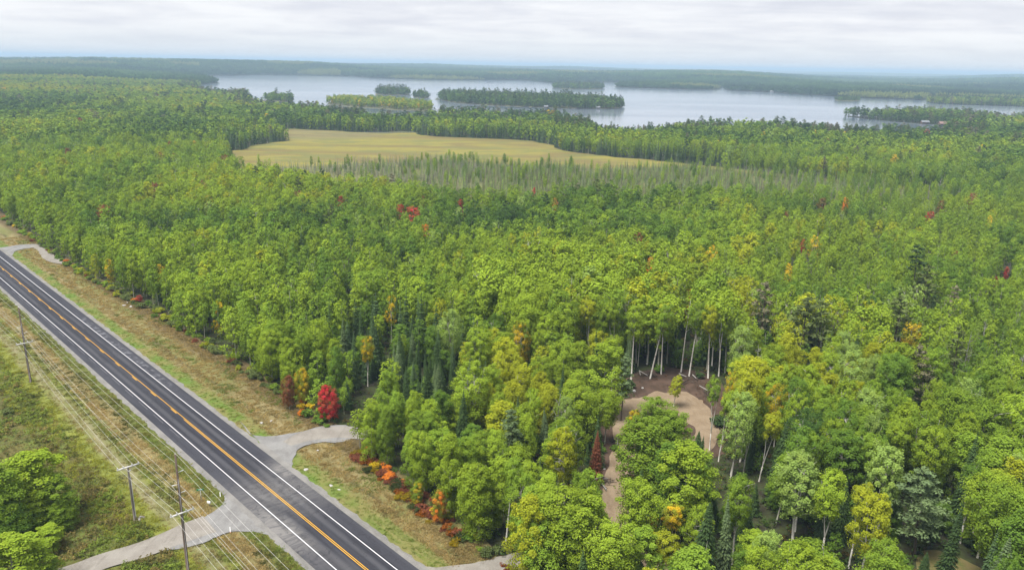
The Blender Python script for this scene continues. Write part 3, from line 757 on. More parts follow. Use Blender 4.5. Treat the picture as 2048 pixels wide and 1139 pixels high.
def g_shrub(rng, lod, h, rad):
    n = {'near': 11, 'mid': 6, 'far': 4}[lod]
    w = rng.uniform(0, 6.283, n); r = rad * np.sqrt(rng.random(n)) * 0.75
    cr = rad * rng.uniform(0.35, 0.55, n)
    C = np.c_[np.cos(w) * r, np.sin(w) * r, np.maximum(h * rng.uniform(0.25, 0.8, n), cr * .5)]
    mb = MB()
    for c in C: limb(mb, (0, 0, -0.1), c, 0.03, 0.012, rng, 0, 3)
    return cards(C, np.c_[cr, cr, cr * 0.8], {'near': 60, 'mid': 20, 'far': 8}[lod], {'near': 0.15, 'mid': 0.27, 'far': 0.5}[lod], rng, 0.5, 0.3), mb

LIB = {}
def add(kind, lod, cw, mb, bark, leafm, h):
    """keeps trunk and crown meshes, and one mesh of both for the far woods"""
    if isinstance(cw, MB):
        cm = cw.mesh('crown', bark); V, F, K = None, None, None
    else:
        V, F, K = cw; cm = mesh('crown', V, F, leafm, attrs={'clump': ('FACE', 'FLOAT', K)})
    tm = mb.mesh('trunk', bark)
    whole = None
    if lod != 'near':
        if V is None:
            j = MB(); j.V = mb.V + cw.V; o = len(mb.V); j.Q = mb.Q + [[i + o for i in q] for q in cw.Q]; j.T = mb.T
            whole = j.mesh('tree', bark)
        else:
            TV, TQ = np.array(mb.V), np.array(mb.Q)
            whole = mesh('tree', np.concatenate([V, TV]), np.concatenate([F, TQ + len(V)]), leafm, attrs={'clump': ('FACE', 'FLOAT', np.r_[K, np.full(len(TQ), 0.5)])})
            whole.materials.append(bark)
            whole.polygons.foreach_set('material_index', np.r_[np.zeros(len(F), np.int32), np.ones(len(TQ), np.int32)])
    LIB.setdefault((kind, lod), []).append((tm, cm, whole, h))
def make_library():
    r = np.random.default_rng(11)
    for lod, m in (('near', 1), ('mid', 1), ('far', 0)):
        nv = {'near': (6, 5, 3, 4), 'mid': (5, 3, 3, 4), 'far': (3, 2, 2, 2)}[lod]
        for i in range(nv[0]):
            full = i % 2 == 0
            add('aspen_tree', lod, *g_broad(r, lod, 15, 0.10 if full else 0.36, (2.7, 2.9, 2.4, 2.6, 3.0, 3.1)[i % 6], 'egg' if i % 3 else 'dome', 74, 170, 0.125, M_ASPEN, crad=(0.20, 0.40), trunk_r=0.13), M_ASPEN, M_LEAF, 15)
        for i in range(nv[1]):
            add('birch_tree', lod, *g_broad(r, lod, 16, (0.36, 0.50, 0.30, 0.44, 0.26)[i % 5], (2.9, 2.5, 3.5, 2.6, 3.1)[i % 5], ('dome', 'egg', 'dome', 'egg', 'egg')[i % 5], 72, 140, 0.125, M_BIRCH, crad=(0.15, 0.36), fork=(3, 2, 4, 0, 3)[i % 5], trunk_r=0.17, limbs=20), M_BIRCH, M_LEAF, 16)
        if lod != 'far':
            for i in range(2):
                add('stand_birch', lod, *g_broad(r, lod, 19, (0.58, 0.64)[i], (2.5, 2.2)[i], 'egg', 40, 150, 0.125, M_BIRCH, crad=(0.20, 0.42), fork=(0, 2)[i], trunk_r=0.19, limbs=14), M_BIRCH, M_LEAF, 19)
        for i in range(nv[2]):
            add('maple_tree', lod, *g_broad(r, lod, 12, 0.12, 3.0, 'dome', 80, 160, 0.125, M_ASPEN, crad=(0.18, 0.36), trunk_r=0.14), M_ASPEN, M_LEAF, 12)
        for i in range(nv[3]):
            add('spruce_tree', lod, *g_conifer(r, lod, 14, (1.9, 2.3, 1.6, 2.1)[i % 4], 0.05, 52, 17, 0.8, 0.3, 0.20), M_CONIF, M_NEEDLE, 14)
        for i in range(nv[2]):
            add('pine_tree', lod, *g_pine(r, lod, 18, (3.8, 4.4, 3.4)[i % 3], (0.34, 0.28, 0.42)[i % 3]), M_CONIF, M_NEEDLE, 18)
        for i in range(nv[2]):
            add('bog_spruce', lod, *g_conifer(r, lod, 9, (1.1, 0.9, 1.25)[i % 3], 0.12, 26, 8, 0.5, 0.35, 0.26, 0.85), M_GREYB, M_NEEDLE, 9)
        for i in range(nv[2]):
            add('dead_tree', lod, *g_dead(r, lod, 11, (14, 9, 20)[i % 3]), M_GREYB, M_GREYB, 11)
        for i in range(3):
            add('shrub', lod, *g_shrub(r, lod, 1.6, 1.3), M_CONIF, M_LEAF, 1.6)
make_library()
def canopy_patch(rng):
    """a patch of far wood, about 30 m across: some fourteen crowns in one mesh"""
    parts = []
    for i in range(15):
        x, y = rng.uniform(-14, 14, 2)
        if rng.random() < 0.25:
            h = rng.uniform(11, 18); C = np.array([(x, y, h * 0.35), (x, y, h * 0.62), (x, y, h * 0.88)]); RD = np.array([(2.0, 2.0, 3), (1.5, 1.5, 2.6), (0.8, 0.8, 2.2)])
        else:
            h = rng.uniform(9, 14); C = np.c_[x + rng.normal(size=4) * 1.4, y + rng.normal(size=4) * 1.4, h * rng.uniform(0.5, 0.85, 4)]; RD = np.tile((2.4, 2.4, 2.6), (4, 1))
        parts.append(cards(C, RD, 7, 1.9, rng, 0.7, 0.5, 0.8, np.full(len(C), rng.random())))
    V, F, K = join_cards(parts)
    return mesh('canopy', V, F, M_LEAF, attrs={'clump': ('FACE', 'FLOAT', K)})
_r = np.random.default_rng(5)
PATCHES = [canopy_patch(_r) for _ in range(5)]

# ------------------------------------------------------------------ scattering of single shapes over points (for what is past counting)
def stuff(name, label, cat, pts, scl, rot, tint, idx, meshes, group=None):
    """one object: the points carry turn, size and tint, geometry nodes put one of the shapes on each"""
    n = len(pts)
    me = bpy.data.meshes.new(name)
    me.vertices.add(n); me.vertices.foreach_set('co', np.asarray(pts, np.float32).ravel())
    for k, typ, arr in (('scl', 'FLOAT_VECTOR', scl), ('rot', 'FLOAT_VECTOR', np.c_[np.zeros(n), np.zeros(n), rot]), ('tint', 'FLOAT_VECTOR', tint)):
        a = me.attributes.new(k, typ, 'POINT'); a.data.foreach_set('vector', np.asarray(arr, np.float32).ravel())
    a = me.attributes.new('idx', 'INT', 'POINT'); a.data.foreach_set('value', np.asarray(idx, np.int32))
    o = link(name, me, None, label, cat, group, 'stuff')
    ng = bpy.data.node_groups.new(name, 'GeometryNodeTree')
    ng.interface.new_socket('Geometry', in_out='INPUT', socket_type='NodeSocketGeometry')
    ng.interface.new_socket('Geometry', in_out='OUTPUT', socket_type='NodeSocketGeometry')
    N, Lk = ng.nodes, ng.links
    gi, go = N.new('NodeGroupInput'), N.new('NodeGroupOutput')
    jn = N.new('GeometryNodeJoinGeometry')
    def attr(nm, dt):
        x = N.new('GeometryNodeInputNamedAttribute'); x.data_type = dt; x.inputs['Name'].default_value = nm
        return x.outputs['Attribute']
    for q, m_ in enumerate(meshes):
        src = bpy.data.objects.new(name + '_shape', m_)
        oi = N.new('GeometryNodeObjectInfo'); oi.inputs['Object'].default_value = src; oi.inputs['As Instance'].default_value = True
        eq = N.new('FunctionNodeCompare'); eq.data_type = 'INT'; eq.operation = 'EQUAL'
        ins = [s for s in eq.inputs if s.type == 'INT']
        Lk.new(attr('idx', 'INT'), ins[0]); ins[1].default_value = q
        ip = N.new('GeometryNodeInstanceOnPoints')
        Lk.new(gi.outputs[0], ip.inputs['Points']); Lk.new(eq.outputs[0], ip.inputs['Selection'])
        Lk.new(oi.outputs['Geometry'], ip.inputs['Instance'])
        Lk.new(attr('rot', 'FLOAT_VECTOR'), ip.inputs['Rotation']); Lk.new(attr('scl', 'FLOAT_VECTOR'), ip.inputs['Scale'])
        Lk.new(ip.outputs[0], jn.inputs[0])
    Lk.new(jn.outputs[0], go.inputs[0])
    md = o.modifiers.new('scatter', 'NODES'); md.node_group = ng
    return o

# ------------------------------------------------------------------ where the trees stand
PAL = np.array([(0.045, 0.086, 0.020), (0.084, 0.146, 0.021), (0.124, 0.190, 0.022), (0.160, 0.226, 0.022), (0.212, 0.240, 0.018)])
PAL_N = ['deep green', 'mid green', 'bright green', 'lime green', 'yellowish green']
EXTRA = {'golden': (0.36, 0.27, 0.018), 'orange': (0.40, 0.14, 0.022), 'red': (0.27, 0.022, 0.030), 'russet': (0.15, 0.055, 0.030), 'pale green': (0.165, 0.235, 0.055),
         'dark green': (0.046, 0.078, 0.026), 'blue green': (0.064, 0.104, 0.042), 'olive': (0.085, 0.110, 0.036), 'grey green': (0.100, 0.142, 0.062), 'grey brown': (0.135, 0.128, 0.078), 'grey': (0.3, 0.3, 0.3)}
TN = PAL_N + list(EXTRA)                                  # tint names by number
TC = np.array([*PAL, *EXTRA.values()])
KINDS = ['aspen_tree', 'birch_tree', 'maple_tree', 'spruce_tree', 'pine_tree', 'bog_spruce', 'dead_tree']
ASP, BIR, MAP, SPR, PIN, BOGS, DEAD = range(7)

# trees that stand out in the photograph: kind, pixel of the top, height, width factor, tint, label
S = []
def sp(k, px, py, h, w, tint, label, guard=1): S.append((k, px, py, h, w, tint, label, guard))
sp(MAP, 655, 770, 8.5, 0.78, 'red', 'crimson maple at the wood edge beside the gravel driveway', 2)
sp(MAP, 277, 590, 2.6, 0.8, 'red', 'small scarlet sapling low at the edge of the grass verge', 2)
sp(MAP, 880, 977, 6.5, 0.6, 'orange', 'orange red young maple at the foot of the verge trees', 2)
sp(MAP, 834, 962, 4.5, 0.6, 'golden', 'golden sapling beside the orange maple on the verge', 2)
sp(MAP, 575, 752, 8, 0.6, 'russet', 'rusty brown maple at the wood edge up the verge from the crimson one', 2)
sp(MAP, 605, 735, 9, 0.6, 'golden', 'yellow and orange maple between the rusty and the crimson maple', 1)
sp(MAP, 832, 412, 12, 1.27, 'red', 'large red maple standing behind in the middle of the wood', 1)
sp(MAP, 800, 407, 11, 0.77, 'red', 'smaller red maple touching the large red one', 1)
sp(MAP, 682, 391, 10, 0.77, 'red', 'dull red maple near the dead trees of the bog', 1)
sp(MAP, 922, 399, 10, 0.85, 'red', 'red topped maple near the bog, right of the large red one', 1)
sp(MAP, 846, 391, 10, 0.59, 'russet', 'russet maple just behind the large red maple', 1)
sp(MAP, 1066, 375, 10, 0.59, 'red', 'red tree at the near edge of the bog spruces', 1)
sp(MAP, 1860, 422, 8, 0.85, 'red', 'red orange maple on the far side of the wood below the bog tip', 1)
sp(MAP, 1300, 512, 11, 0.68, 'orange', 'orange tree alone in the green wood behind the clearing', 1)
sp(MAP, 1382, 579, 12, 0.7, 'orange', 'orange topped tree above the right of the tall aspen stand', 1)
sp(MAP, 1608, 478, 7, 0.59, 'red', 'small red maple beside a yellow birch far right', 1)
sp(BIR, 1630, 470, 13, 0.8, 'golden', 'yellow birch beside the small red maple far right', 1)
sp(MAP, 2014, 533, 6, 0.59, 'red', 'bright red maple near the right border of the photo', 1)
sp(MAP, 1996, 553, 5, 0.6, 'red', 'small pinkish red tree left of the bright red one at the right border', 1)
sp(MAP, 1112, 395, 10, 0.7, 'orange', 'small orange maple in the deep green wood near the bog', 1)
sp(MAP, 1885, 400, 10, 0.8, 'russet', 'russet maple behind the red orange maple', 1)
sp(MAP, 1690, 395, 10, 0.8, 'orange', 'dull orange tree in front of the bog tip', 1)
sp(MAP, 1645, 395, 10, 1.2, 'russet', 'brownish maple at the front edge of the bog', 1)
sp(BIR, 780, 588, 14, 0.6, 'golden', 'narrow golden birch among the spruces', 2)
sp(BIR, 732, 670, 13, 0.7, 'golden', 'golden topped birch in front of the dark spruces', 2)
sp(BIR, 1042, 642, 15, 0.9, 'golden', 'golden orange birch left of the tall aspen stand', 1)
sp(MAP, 215, 515, 10, 0.7, 'golden', 'yellow tree at the edge of the upper verge', 2)
sp(MAP, 188, 508, 9, 0.6, 'yellowish green', 'narrow yellowing tree next to the yellow one at the upper verge', 1)
sp(MAP, 435, 600, 11, 0.8, 'golden', 'tree with orange crown among the green verge aspens', 1)
sp(BIR, 1563, 767, 14, 0.8, 'golden', 'golden birch behind the right of the clearing', 1)
sp(BIR, 1463, 742, 11, 0.55, 'golden', 'orange yellow birch at the back right of the clearing', 1)
sp(BIR, 1352, 748, 8, 0.7, 'yellowish green', 'yellow green young birch alone at the back of the clearing', 2)
sp(BIR, 1272, 815, 10, 0.75, 'golden', 'golden birch in front of the clearing', 1)
sp(SPR, 1195, 858, 11, 0.9, 'russet', 'rusty red dying spruce left of the dirt track', 2)
sp(BIR, 1135, 845, 17, 0.9, 'yellowish green', 'half dead birch with bare white top left of the track', 2)
sp(DEAD, 1128, 852, 17, 1.2, 'grey', 'bare white forked top standing inside the half dead birch', 0)
sp(ASP, 1210, 680, 18, 1.5, 'lime green', 'broad lime aspen at the back left of the clearing', 1)
sp(PIN, 1250, 705, 16, 0.75, 'grey green', 'feathery grey green pine beside the broad aspen at the clearing', 1)
sp(ASP, 1215, 780, 12, 1.0, 'lime green', 'smaller lime aspen in front of the feathery pine', 1)
sp(ASP, 1320, 800, 13, 1.35, 'bright green', 'green aspen in front of the turnaround', 1)
sp(ASP, 1295, 838, 17, 1.7, 'bright green', 'large green aspen between the track and the turnaround', 1)
sp(ASP, 1385, 885, 17, 1.6, 'lime green', 'large spreading lime aspen right of the dirt track', 1)
sp(BIR, 1480, 780, 18, 0.85, 'pale green', 'pale crowned birch with bare white stems right of the clearing', 2)
sp(BIR, 1610, 908, 17, 1.25, 'pale green', 'pale yellow green broad birch in the lower right wood', 2)
sp(BIR, 1785, 890, 18, 1.0, 'pale green', 'tall birch with thick forked white trunk at lower right', 2)
sp(BIR, 1745, 975, 17, 0.95, 'yellowish green', 'yellowing birch with leaning white trunk at the bottom right', 1)
sp(PIN, 1862, 935, 16, 1.25, 'grey green', 'grey green pine with bare lower branches above the dirt patch', 2)
sp(BIR, 1700, 855, 17, 1.3, 'mid green', 'broad green birch behind the pale forked one', 1)
sp(SPR, 1463, 985, 14, 0.9, 'grey green', 'pointed grey green spruce at the bottom of the wood', 2)
sp(SPR, 1418, 1000, 15, 1.1, 'dark green', 'dark spruce between golden birch and grey green spruce', 1)
sp(BIR, 1355, 1005, 9, 0.85, 'golden', 'golden yellow birch below the large spreading aspen', 2)
sp(BIR, 1300, 1032, 6, 0.6, 'orange', 'orange sapling at the lower end of the dirt track', 1)
sp(ASP, 1120, 962, 17, 1.3, 'lime green', 'huge lime aspen left of the lower dirt track', 1)
sp(ASP, 1172, 978, 16, 1.15, 'lime green', 'huge lime aspen right in front of the lower dirt track', 1)
sp(ASP, 1065, 990, 16, 1.1, 'yellowish green', 'yellow green aspen at the corner of the lower driveway', 1)
sp(ASP, 1155, 1010, 15, 1.3, 'lime green', 'lime aspen in front of the two huge ones at the bottom border', 1)
sp(ASP, 1080, 1040, 13, 1.1, 'bright green', 'shorter aspen at the bottom border by the lower driveway', 1)
sp(BIR, 945, 720, 17, 1.25, 'lime green', 'round lime birch in front of the spruces', 1)
sp(BIR, 955, 655, 17, 1.2, 'lime green', 'tall lime birch behind the round one', 1)
sp(BIR, 905, 615, 17, 0.9, 'pale green', 'pale open birch with long bare limbs behind the spruces', 1)
sp(PIN, 1030, 820, 15, 0.95, 'grey green', 'soft grey green pine in the wood left of the track', 1)
sp(PIN, 1535, 565, 19, 1.0, 'grey brown', 'dark brownish pine alone right of the tall aspen stand', 2)
sp(PIN, 1620, 592, 18, 1.5, 'olive', 'broad olive pine of the group right of the tall aspen stand', 2)
sp(PIN, 1650, 600, 17, 1.2, 'olive', 'second pine close beside the broad olive one', 1)
sp(PIN, 1842, 490, 19, 1.3, 'dark green', 'big dark pine high on the right slope of the wood', 2)
sp(PIN, 1860, 530, 18, 1.3, 'olive', 'dark olive pine just below the big dark one', 2)
sp(PIN, 1800, 590, 18, 1.4, 'olive', 'broad pine left of the yellow birches on the right', 2)
sp(PIN, 1845, 690, 18, 1.0, 'grey brown', 'brown grey pine with bare boughs in the right wood', 2)
sp(PIN, 1925, 655, 17, 0.9, 'olive', 'brownish pine by the bright young aspens on the right', 1)
sp(BIR, 1750, 705, 14, 0.8, 'pale green', 'thin pale birch with bare white branches in the right wood', 1)
sp(BIR, 1830, 645, 13, 1.1, 'golden', 'bright yellow birch left of the brownish pine', 1)
sp(DEAD, 1880, 352, 13, 1.3, 'grey', 'bare white dead tree standing over the far right wood', 2)
sp(SPR, 925, 780, 14, 1.0, 'dark green', 'dark spruce at the front of the spruce group', 1)
sp(ASP, 50, 905, 13, 2.0, 'lime green', 'large lime aspen at the left border of the meadow', 2)
sp(ASP, 100, 950, 9, 1.6, 'bright green', 'green aspen beside the large one at the left border', 2)
sp(ASP, 20, 1068, 10, 1.9, 'lime green', 'lime aspen in the bottom left corner of the meadow', 2)
sp(ASP, -20, 930, 14, 1.5, 'bright green', 'half hidden aspen on the left border behind the large lime one', 1)
sp(ASP, 70, 1100, 6, 1.4, 'bright green', 'small green aspen at the foot of the corner aspen', 1)

sp(ASP, 1352, 818, 12, 1.25, 'bright green', 'green aspen covering the middle of the turnaround', 1)
sp(ASP, 1236, 1040, 14, 1.2, 'lime green', 'round lime aspen leaning over the lower end of the dirt track', 1)
sp(ASP, 1290, 1052, 12, 1.2, 'bright green', 'lower bright aspen right of the lower end of the dirt track', 1)
sp(BIR, 1330, 1062, 10, 1.1, 'yellowish green', 'yellow green young birch under the orange sapling', 1)
sp(SPR, 1285, 935, 11, 1.2, 'dark green', 'dark spruce between the track and the large green aspen', 0)
for q, (px, py, h, w, tn) in enumerate(((58, 985, 7, 1.5, 'lime green'), (122, 1000, 5.5, 1.2, 'bright green'), (28, 1005, 8, 1.4, 'mid green'), (98, 1050, 4.5, 1.3, 'lime green'), (5, 965, 9, 1.4, 'lime green'))):
    sp(ASP, px, py, h, w, tn, ('bushy young aspen under the large one at the left border', 'outermost low aspen of the clump on the meadow', 'darker bushy aspen deep in the clump on the meadow', 'low lime aspen between the clump and the corner aspen', 'lime aspen cut by the left border')[q], 0)
STEM = set()
def spb(bx, by, h, w, tint, label, guard):
    b = G(bx, by); u, v, _ = P(b[0], b[1], h); STEM.add(len(S)); sp(BIR, float(u), float(v), h, w, tint, label, guard)
for q, (bx, by, h) in enumerate(((1262, 762, 20), (1300, 757, 20.5), (1322, 748, 19.5), (1362, 744, 21), (1378, 752, 20), (1416, 756, 19.5), (1437, 752, 20), (1150, 745, 20), (1180, 738, 19.5), (1228, 748, 20))):
    spb(bx, by, h, 0.95, ('lime green', 'bright green', 'yellowish green')[q % 3], 'white stemmed birch at the front of the tall stand, ' + ('first second third fourth fifth sixth seventh eighth ninth tenth'.split()[(q + 3) % 10]) + ' from its left end', 3 if q < 7 else 1)
for q, (bx, by, h, tn, w) in enumerate(((1419, 900, 16, 'bright green', .7), (1437, 922, 15.5, 'lime green', .7), (1462, 948, 17, 'pale green', .9), (1486, 952, 16, 'lime green', .75), (1518, 962, 16, 'yellowish green', .8))):
    spb(bx, by, h, w, tn, ('first', 'second', 'third', 'fourth', 'last')[q] + ' of the bare white stemmed birches right of the turnaround', 3)
spb(1012, 1082, 15.5, 0.8, 'bright green', 'slender birch with long bare white trunk at the lower driveway', 3)
spb(1697, 1135, 15, 0.85, 'yellowish green', 'yellowing birch with bare white trunk at the bottom border', 3)
spb(1590, 1062, 15, 0.9, 'pale green', 'pale birch with white trunk left of the yellowing one at the bottom', 3)
spb(1775, 1010, 18, 1.0, 'lime green', 'birch with white trunk beside the pale forked birch', 3)
spb(1920, 1085, 15, 0.8, 'mid green', 'green birch with white trunk behind the dry grass patch', 3)
def build_places():
    rng = np.random.default_rng(21)
    X, Y = [], []
    for r0, r1, g in ((55, 330, 4.3), (330, 950, 5.3), (950, 2450, 8.2)):
        w = math.radians(41)
        xs = np.arange(-r1 * math.sin(w), r1 * math.sin(w), g); ys = np.arange(r0 * 0.5, r1, g)
        gx, gy = np.meshgrid(xs, ys); gx = gx + rng.uniform(-.46, .46, gx.shape) * g; gy = gy + rng.uniform(-.46, .46, gy.shape) * g
        rr = np.hypot(gx, gy); ok = (rr >= r0) & (rr < r1) & (np.abs(np.arctan2(gx, gy)) < w)
        X.append(gx[ok]); Y.append(gy[ok])
    n_up = sum(len(a) for a in X)
    gx, gy = np.meshgrid(np.arange(-170, 170, 5.2), np.arange(60, 240, 5.2)); gx = gx + rng.uniform(-2.5, 2.5, gx.shape); gy = gy + rng.uniform(-2.5, 2.5, gy.shape)
    X.append(gx.ravel()); Y.append(gy.ravel())      # a lower storey under the near wood
    x, y = np.concatenate(X), np.concatenate(Y)
    n = len(x); low_st = np.arange(n) >= n_up
    s, t = st_of(x, y); d = np.hypot(x, y)
    keep = ~inside(LAKE, x, y) & ~inside(MARSH, x, y)
    et = edge_t(s) + 1.2 * (vnoise(s, t, 7, 2) - 0.3)
    keep &= (t > et) | ((t < -44 - 10 * vnoise(s, t, 30, 4)) & (s > 60)) | ((t < -64))
    for line, w in ((TRACK, 2.9), (SPUR, 3.6)): keep &= dist_poly(line, x, y, False) > w
    keep &= ~inside(TURN, x, y) & (dist_poly(TURN, x, y) > 1.6)
    thin = inside(slash, x, y) & (rng.random(n) < 0.6); keep &= ~thin
    lowdrive = np.array([G(*p) for p in [(830,1135),(930,1120),(1015,1100),(1030,1120),(1000,1160),(850,1170)]]); keep &= ~inside(lowdrive, x, y)
    dr = np.array([G(*p) for p in [(560,890),(690,855),(745,860),(735,885),(640,895)]]); keep &= ~inside(dr, x, y)
    dr = np.array([G(*p) for p in [(1800,1160),(1820,1085),(1860,1075),(1930,1090),(2000,1160)]]); keep &= ~inside(dr, x, y)
    keep &= ~low_st | ((t > et + 5) & (t > 0) & ~inside(slash, x, y))
    x, y, s, t, d, low_st = (a[keep] for a in (x, y, s, t, d, low_st)); n = len(x)
    z = np.where(d > 1500, hgt(x, y), 0.0)
    u, v, dep = P(x, y, z)
    # ---- kind, tint and height by the stretch of wood
    rnd = rng.random(n); kind = np.full(n, ASP)
    f = 0.50 * vnoise(x, y, 55, 31) + 0.28 * vnoise(x, y, 17, 32) + 0.34 * rng.random(n)      # tone of the leaves
    f = f * 1.15 - 0.10
    h = 13.0 + 3.6 * (vnoise(x, y, 40, 33) - 0.4) + rng.normal(size=n) * 1.5
    mixn = vnoise(x, y, 70, 34)
    big = 0.6 * vnoise(x, y, 150, 35) + 0.4 * vnoise(x, y, 330, 36)
    f = f + np.where(d > 300, (big - 0.5) * 0.55, 0) - 0.07 * np.clip((d - 420) / 500, 0, 1)
    edge = (t > 0) & (t < et[keep] + 13) & (s > 60)
    nearw = d < 330
    def setk(mask, p, k):
        q = mask & (rng.random(n) < p); kind[q] = k
    setk(~edge, 0.10 + 0.18 * mixn, MAP); setk(~edge, 0.14, BIR); setk(~edge & (mixn > 0.55), 0.13, SPR); setk(~edge & nearw & (u > 600), 0.10, SPR); setk((d > 330) & (u > 500), 0.018, PIN)
    spr = ((u - 785) / 195) ** 2 + ((v - 790) / 120) ** 2 < 1
    setk(spr & (t > et[keep] + 6), 0.80, SPR); h[spr & (kind != SPR)] -= 2.5; h[spr & (kind == SPR)] += 1.0
    tall = inside(np.array([(960,640),(1060,590),(1180,590),(1330,610),(1440,690),(1470,770),(1330,762),(1180,770),(1040,740),(960,700)]), u, v)
    kind[tall] = np.where(rng.random(tall.sum()) < 0.72, ASP, BIR); h[tall] += 5.5; f[tall] = 0.55 + 0.25 * rng.random(tall.sum())
    darkb = inside(np.array([(1230,755),(1300,730),(1430,745),(1480,790),(1470,700),(1250,690)]), u, v)
    setk(darkb, 0.25, SPR)
    right = (u > 1440) & (v > 620)
    setk(right, 0.42, BIR); setk(right, 0.15, SPR); setk(right, 0.02, PIN); f[right & (v > 660)] += 0.06; h[right] += 1.5
    yel = right & (v > 690) & (vnoise(x, y, 22, 41) > 0.6); f[yel] += 0.17
    young = (u > 1500) & (v < 660) & (v > 380) | (u > 1850) & (v < 900) & (v > 500)
    h[young] -= 2.5; setk(young, 0.7, ASP); f[young] = f[young] * 0.7 + 0.16
    low = (v > 900) & (u > 900)
    setk((right | low) & ~edge & nearw, 0.03, DEAD); setk(low & ~edge, 0.27, SPR); setk(low, 0.22, BIR); h[low & (kind != SPR)] += 1.0
    mids = (u > 600) & (u < 1450) & (v < 560) & (v > 395) & nearw
    f[mids & (mixn > 0.5)] -= 0.12
    f[edge] = 0.40 + 0.42 * rng.random(edge.sum()) * 0.8; h[edge] -= 1.0
    kind[edge & (kind == SPR)] = ASP
    dm = dist_poly(MARSH, x, y); rim = (dm < 55) & (y > G(700, 320)[1])
    setk(rim, np.clip(0.75 - dm / 110, 0, 1), SPR); h[rim & (kind == SPR)] += 1.5
    dl = dist_poly(LAKE, x, y); shore = (dl < 45) & (d > 600)
    setk(shore, 0.3, PIN); setk(shore, 0.12, SPR); f[shore] -= 0.15
    farw = d > 950
    setk(farw, 0.07, SPR); setk(farw, 0.03, PIN); f[farw] = f[farw] * 0.9 - 0.04
    glade = farw & (vnoise(x, y, 260, 51) > 0.62); f[glade] += 0.22
    lf = (u < 430) & (v > 150) & (v < 200); f[lf] += 0.22  # sunlit patch of the far left wood, put into the leaf tint
    f = (f - 0.5) * 1.12 + 0.51
    f = np.where((d > 190) & ~farw, np.minimum(f, 0.70 + 0.16 * rng.random(n)), f)
    ti = np.clip(np.floor(np.clip(f, 0, 0.999) * 5).astype(int), 0, 4)
    # autumn colour
    au = rng.random(n); dec = (kind <= MAP)
    pa = np.where(young | (right & (u > 1500)), 1.8, 0.9)
    q = dec & (au < 0.0022 * pa) & (d > 190); ti[q] = TN.index('golden')
    q = dec & (au > 1 - 0.0002 * pa) & ~edge & (d > 260); ti[q] = TN.index('orange')
    q = dec & (au > 1 - 0.006 * pa) & (au < 1 - 0.0035 * pa) & (d > 190); ti[q] = TN.index('russet')
    q = (kind == BIR) & (rng.random(n) < 0.16); ti[q] = TN.index('pale green')
    r2 = rng.random(n)
    ti = np.where(kind == SPR, np.where(r2 < 0.55, TN.index('dark green'), np.where(r2 < 0.85, TN.index('blue green'), TN.index('grey green'))), ti)
    ti = np.where(kind == DEAD, TN.index('grey'), ti)
    ti = np.where(kind == PIN, np.where(r2 < 0.4, TN.index('olive'), np.where(r2 < 0.75, TN.index('dark green'), TN.index('grey brown'))), ti)
    h = np.where(kind == SPR, h * rng.uniform(0.72, 1.02, n), h); h = np.where(kind == PIN, h * 1.2, h)
    h = np.where(farw, h * 1.05, h)
    h = np.clip(h, 6.0, 22.0)
    ru = rng.random(n); h = np.where(low_st, 3.5 + 5.0 * rng.random(n), h)
    kind = np.where(low_st, np.where(ru < 0.5, SPR, np.where(ru < 0.75, MAP, ASP)), kind)
    ti = np.where(low_st, np.where(ru < 0.5, TN.index('dark green'), np.where(ru < 0.9, 1, 2)), ti)
    wid = rng.uniform(0.85, 1.18, n) * np.where(farw, 1.5, np.where(nearw, 0.98, 1.04)) * np.where(young, 0.86, 1.0) * np.where(tall | right, 1.02, 1.0) * np.where(nearw, rng.uniform(0.82, 1.15, n), 1.0)
    wid = np.where(low_st, np.where(kind == SPR, 1.5, 1.25), wid)
    wid = np.where((kind == BIR) & nearw, wid * 0.92, wid)
    return dict(x=x, y=y, z=z, kind=kind, ti=ti, h=h, w=wid, s=s, t=t)
PL = build_places()

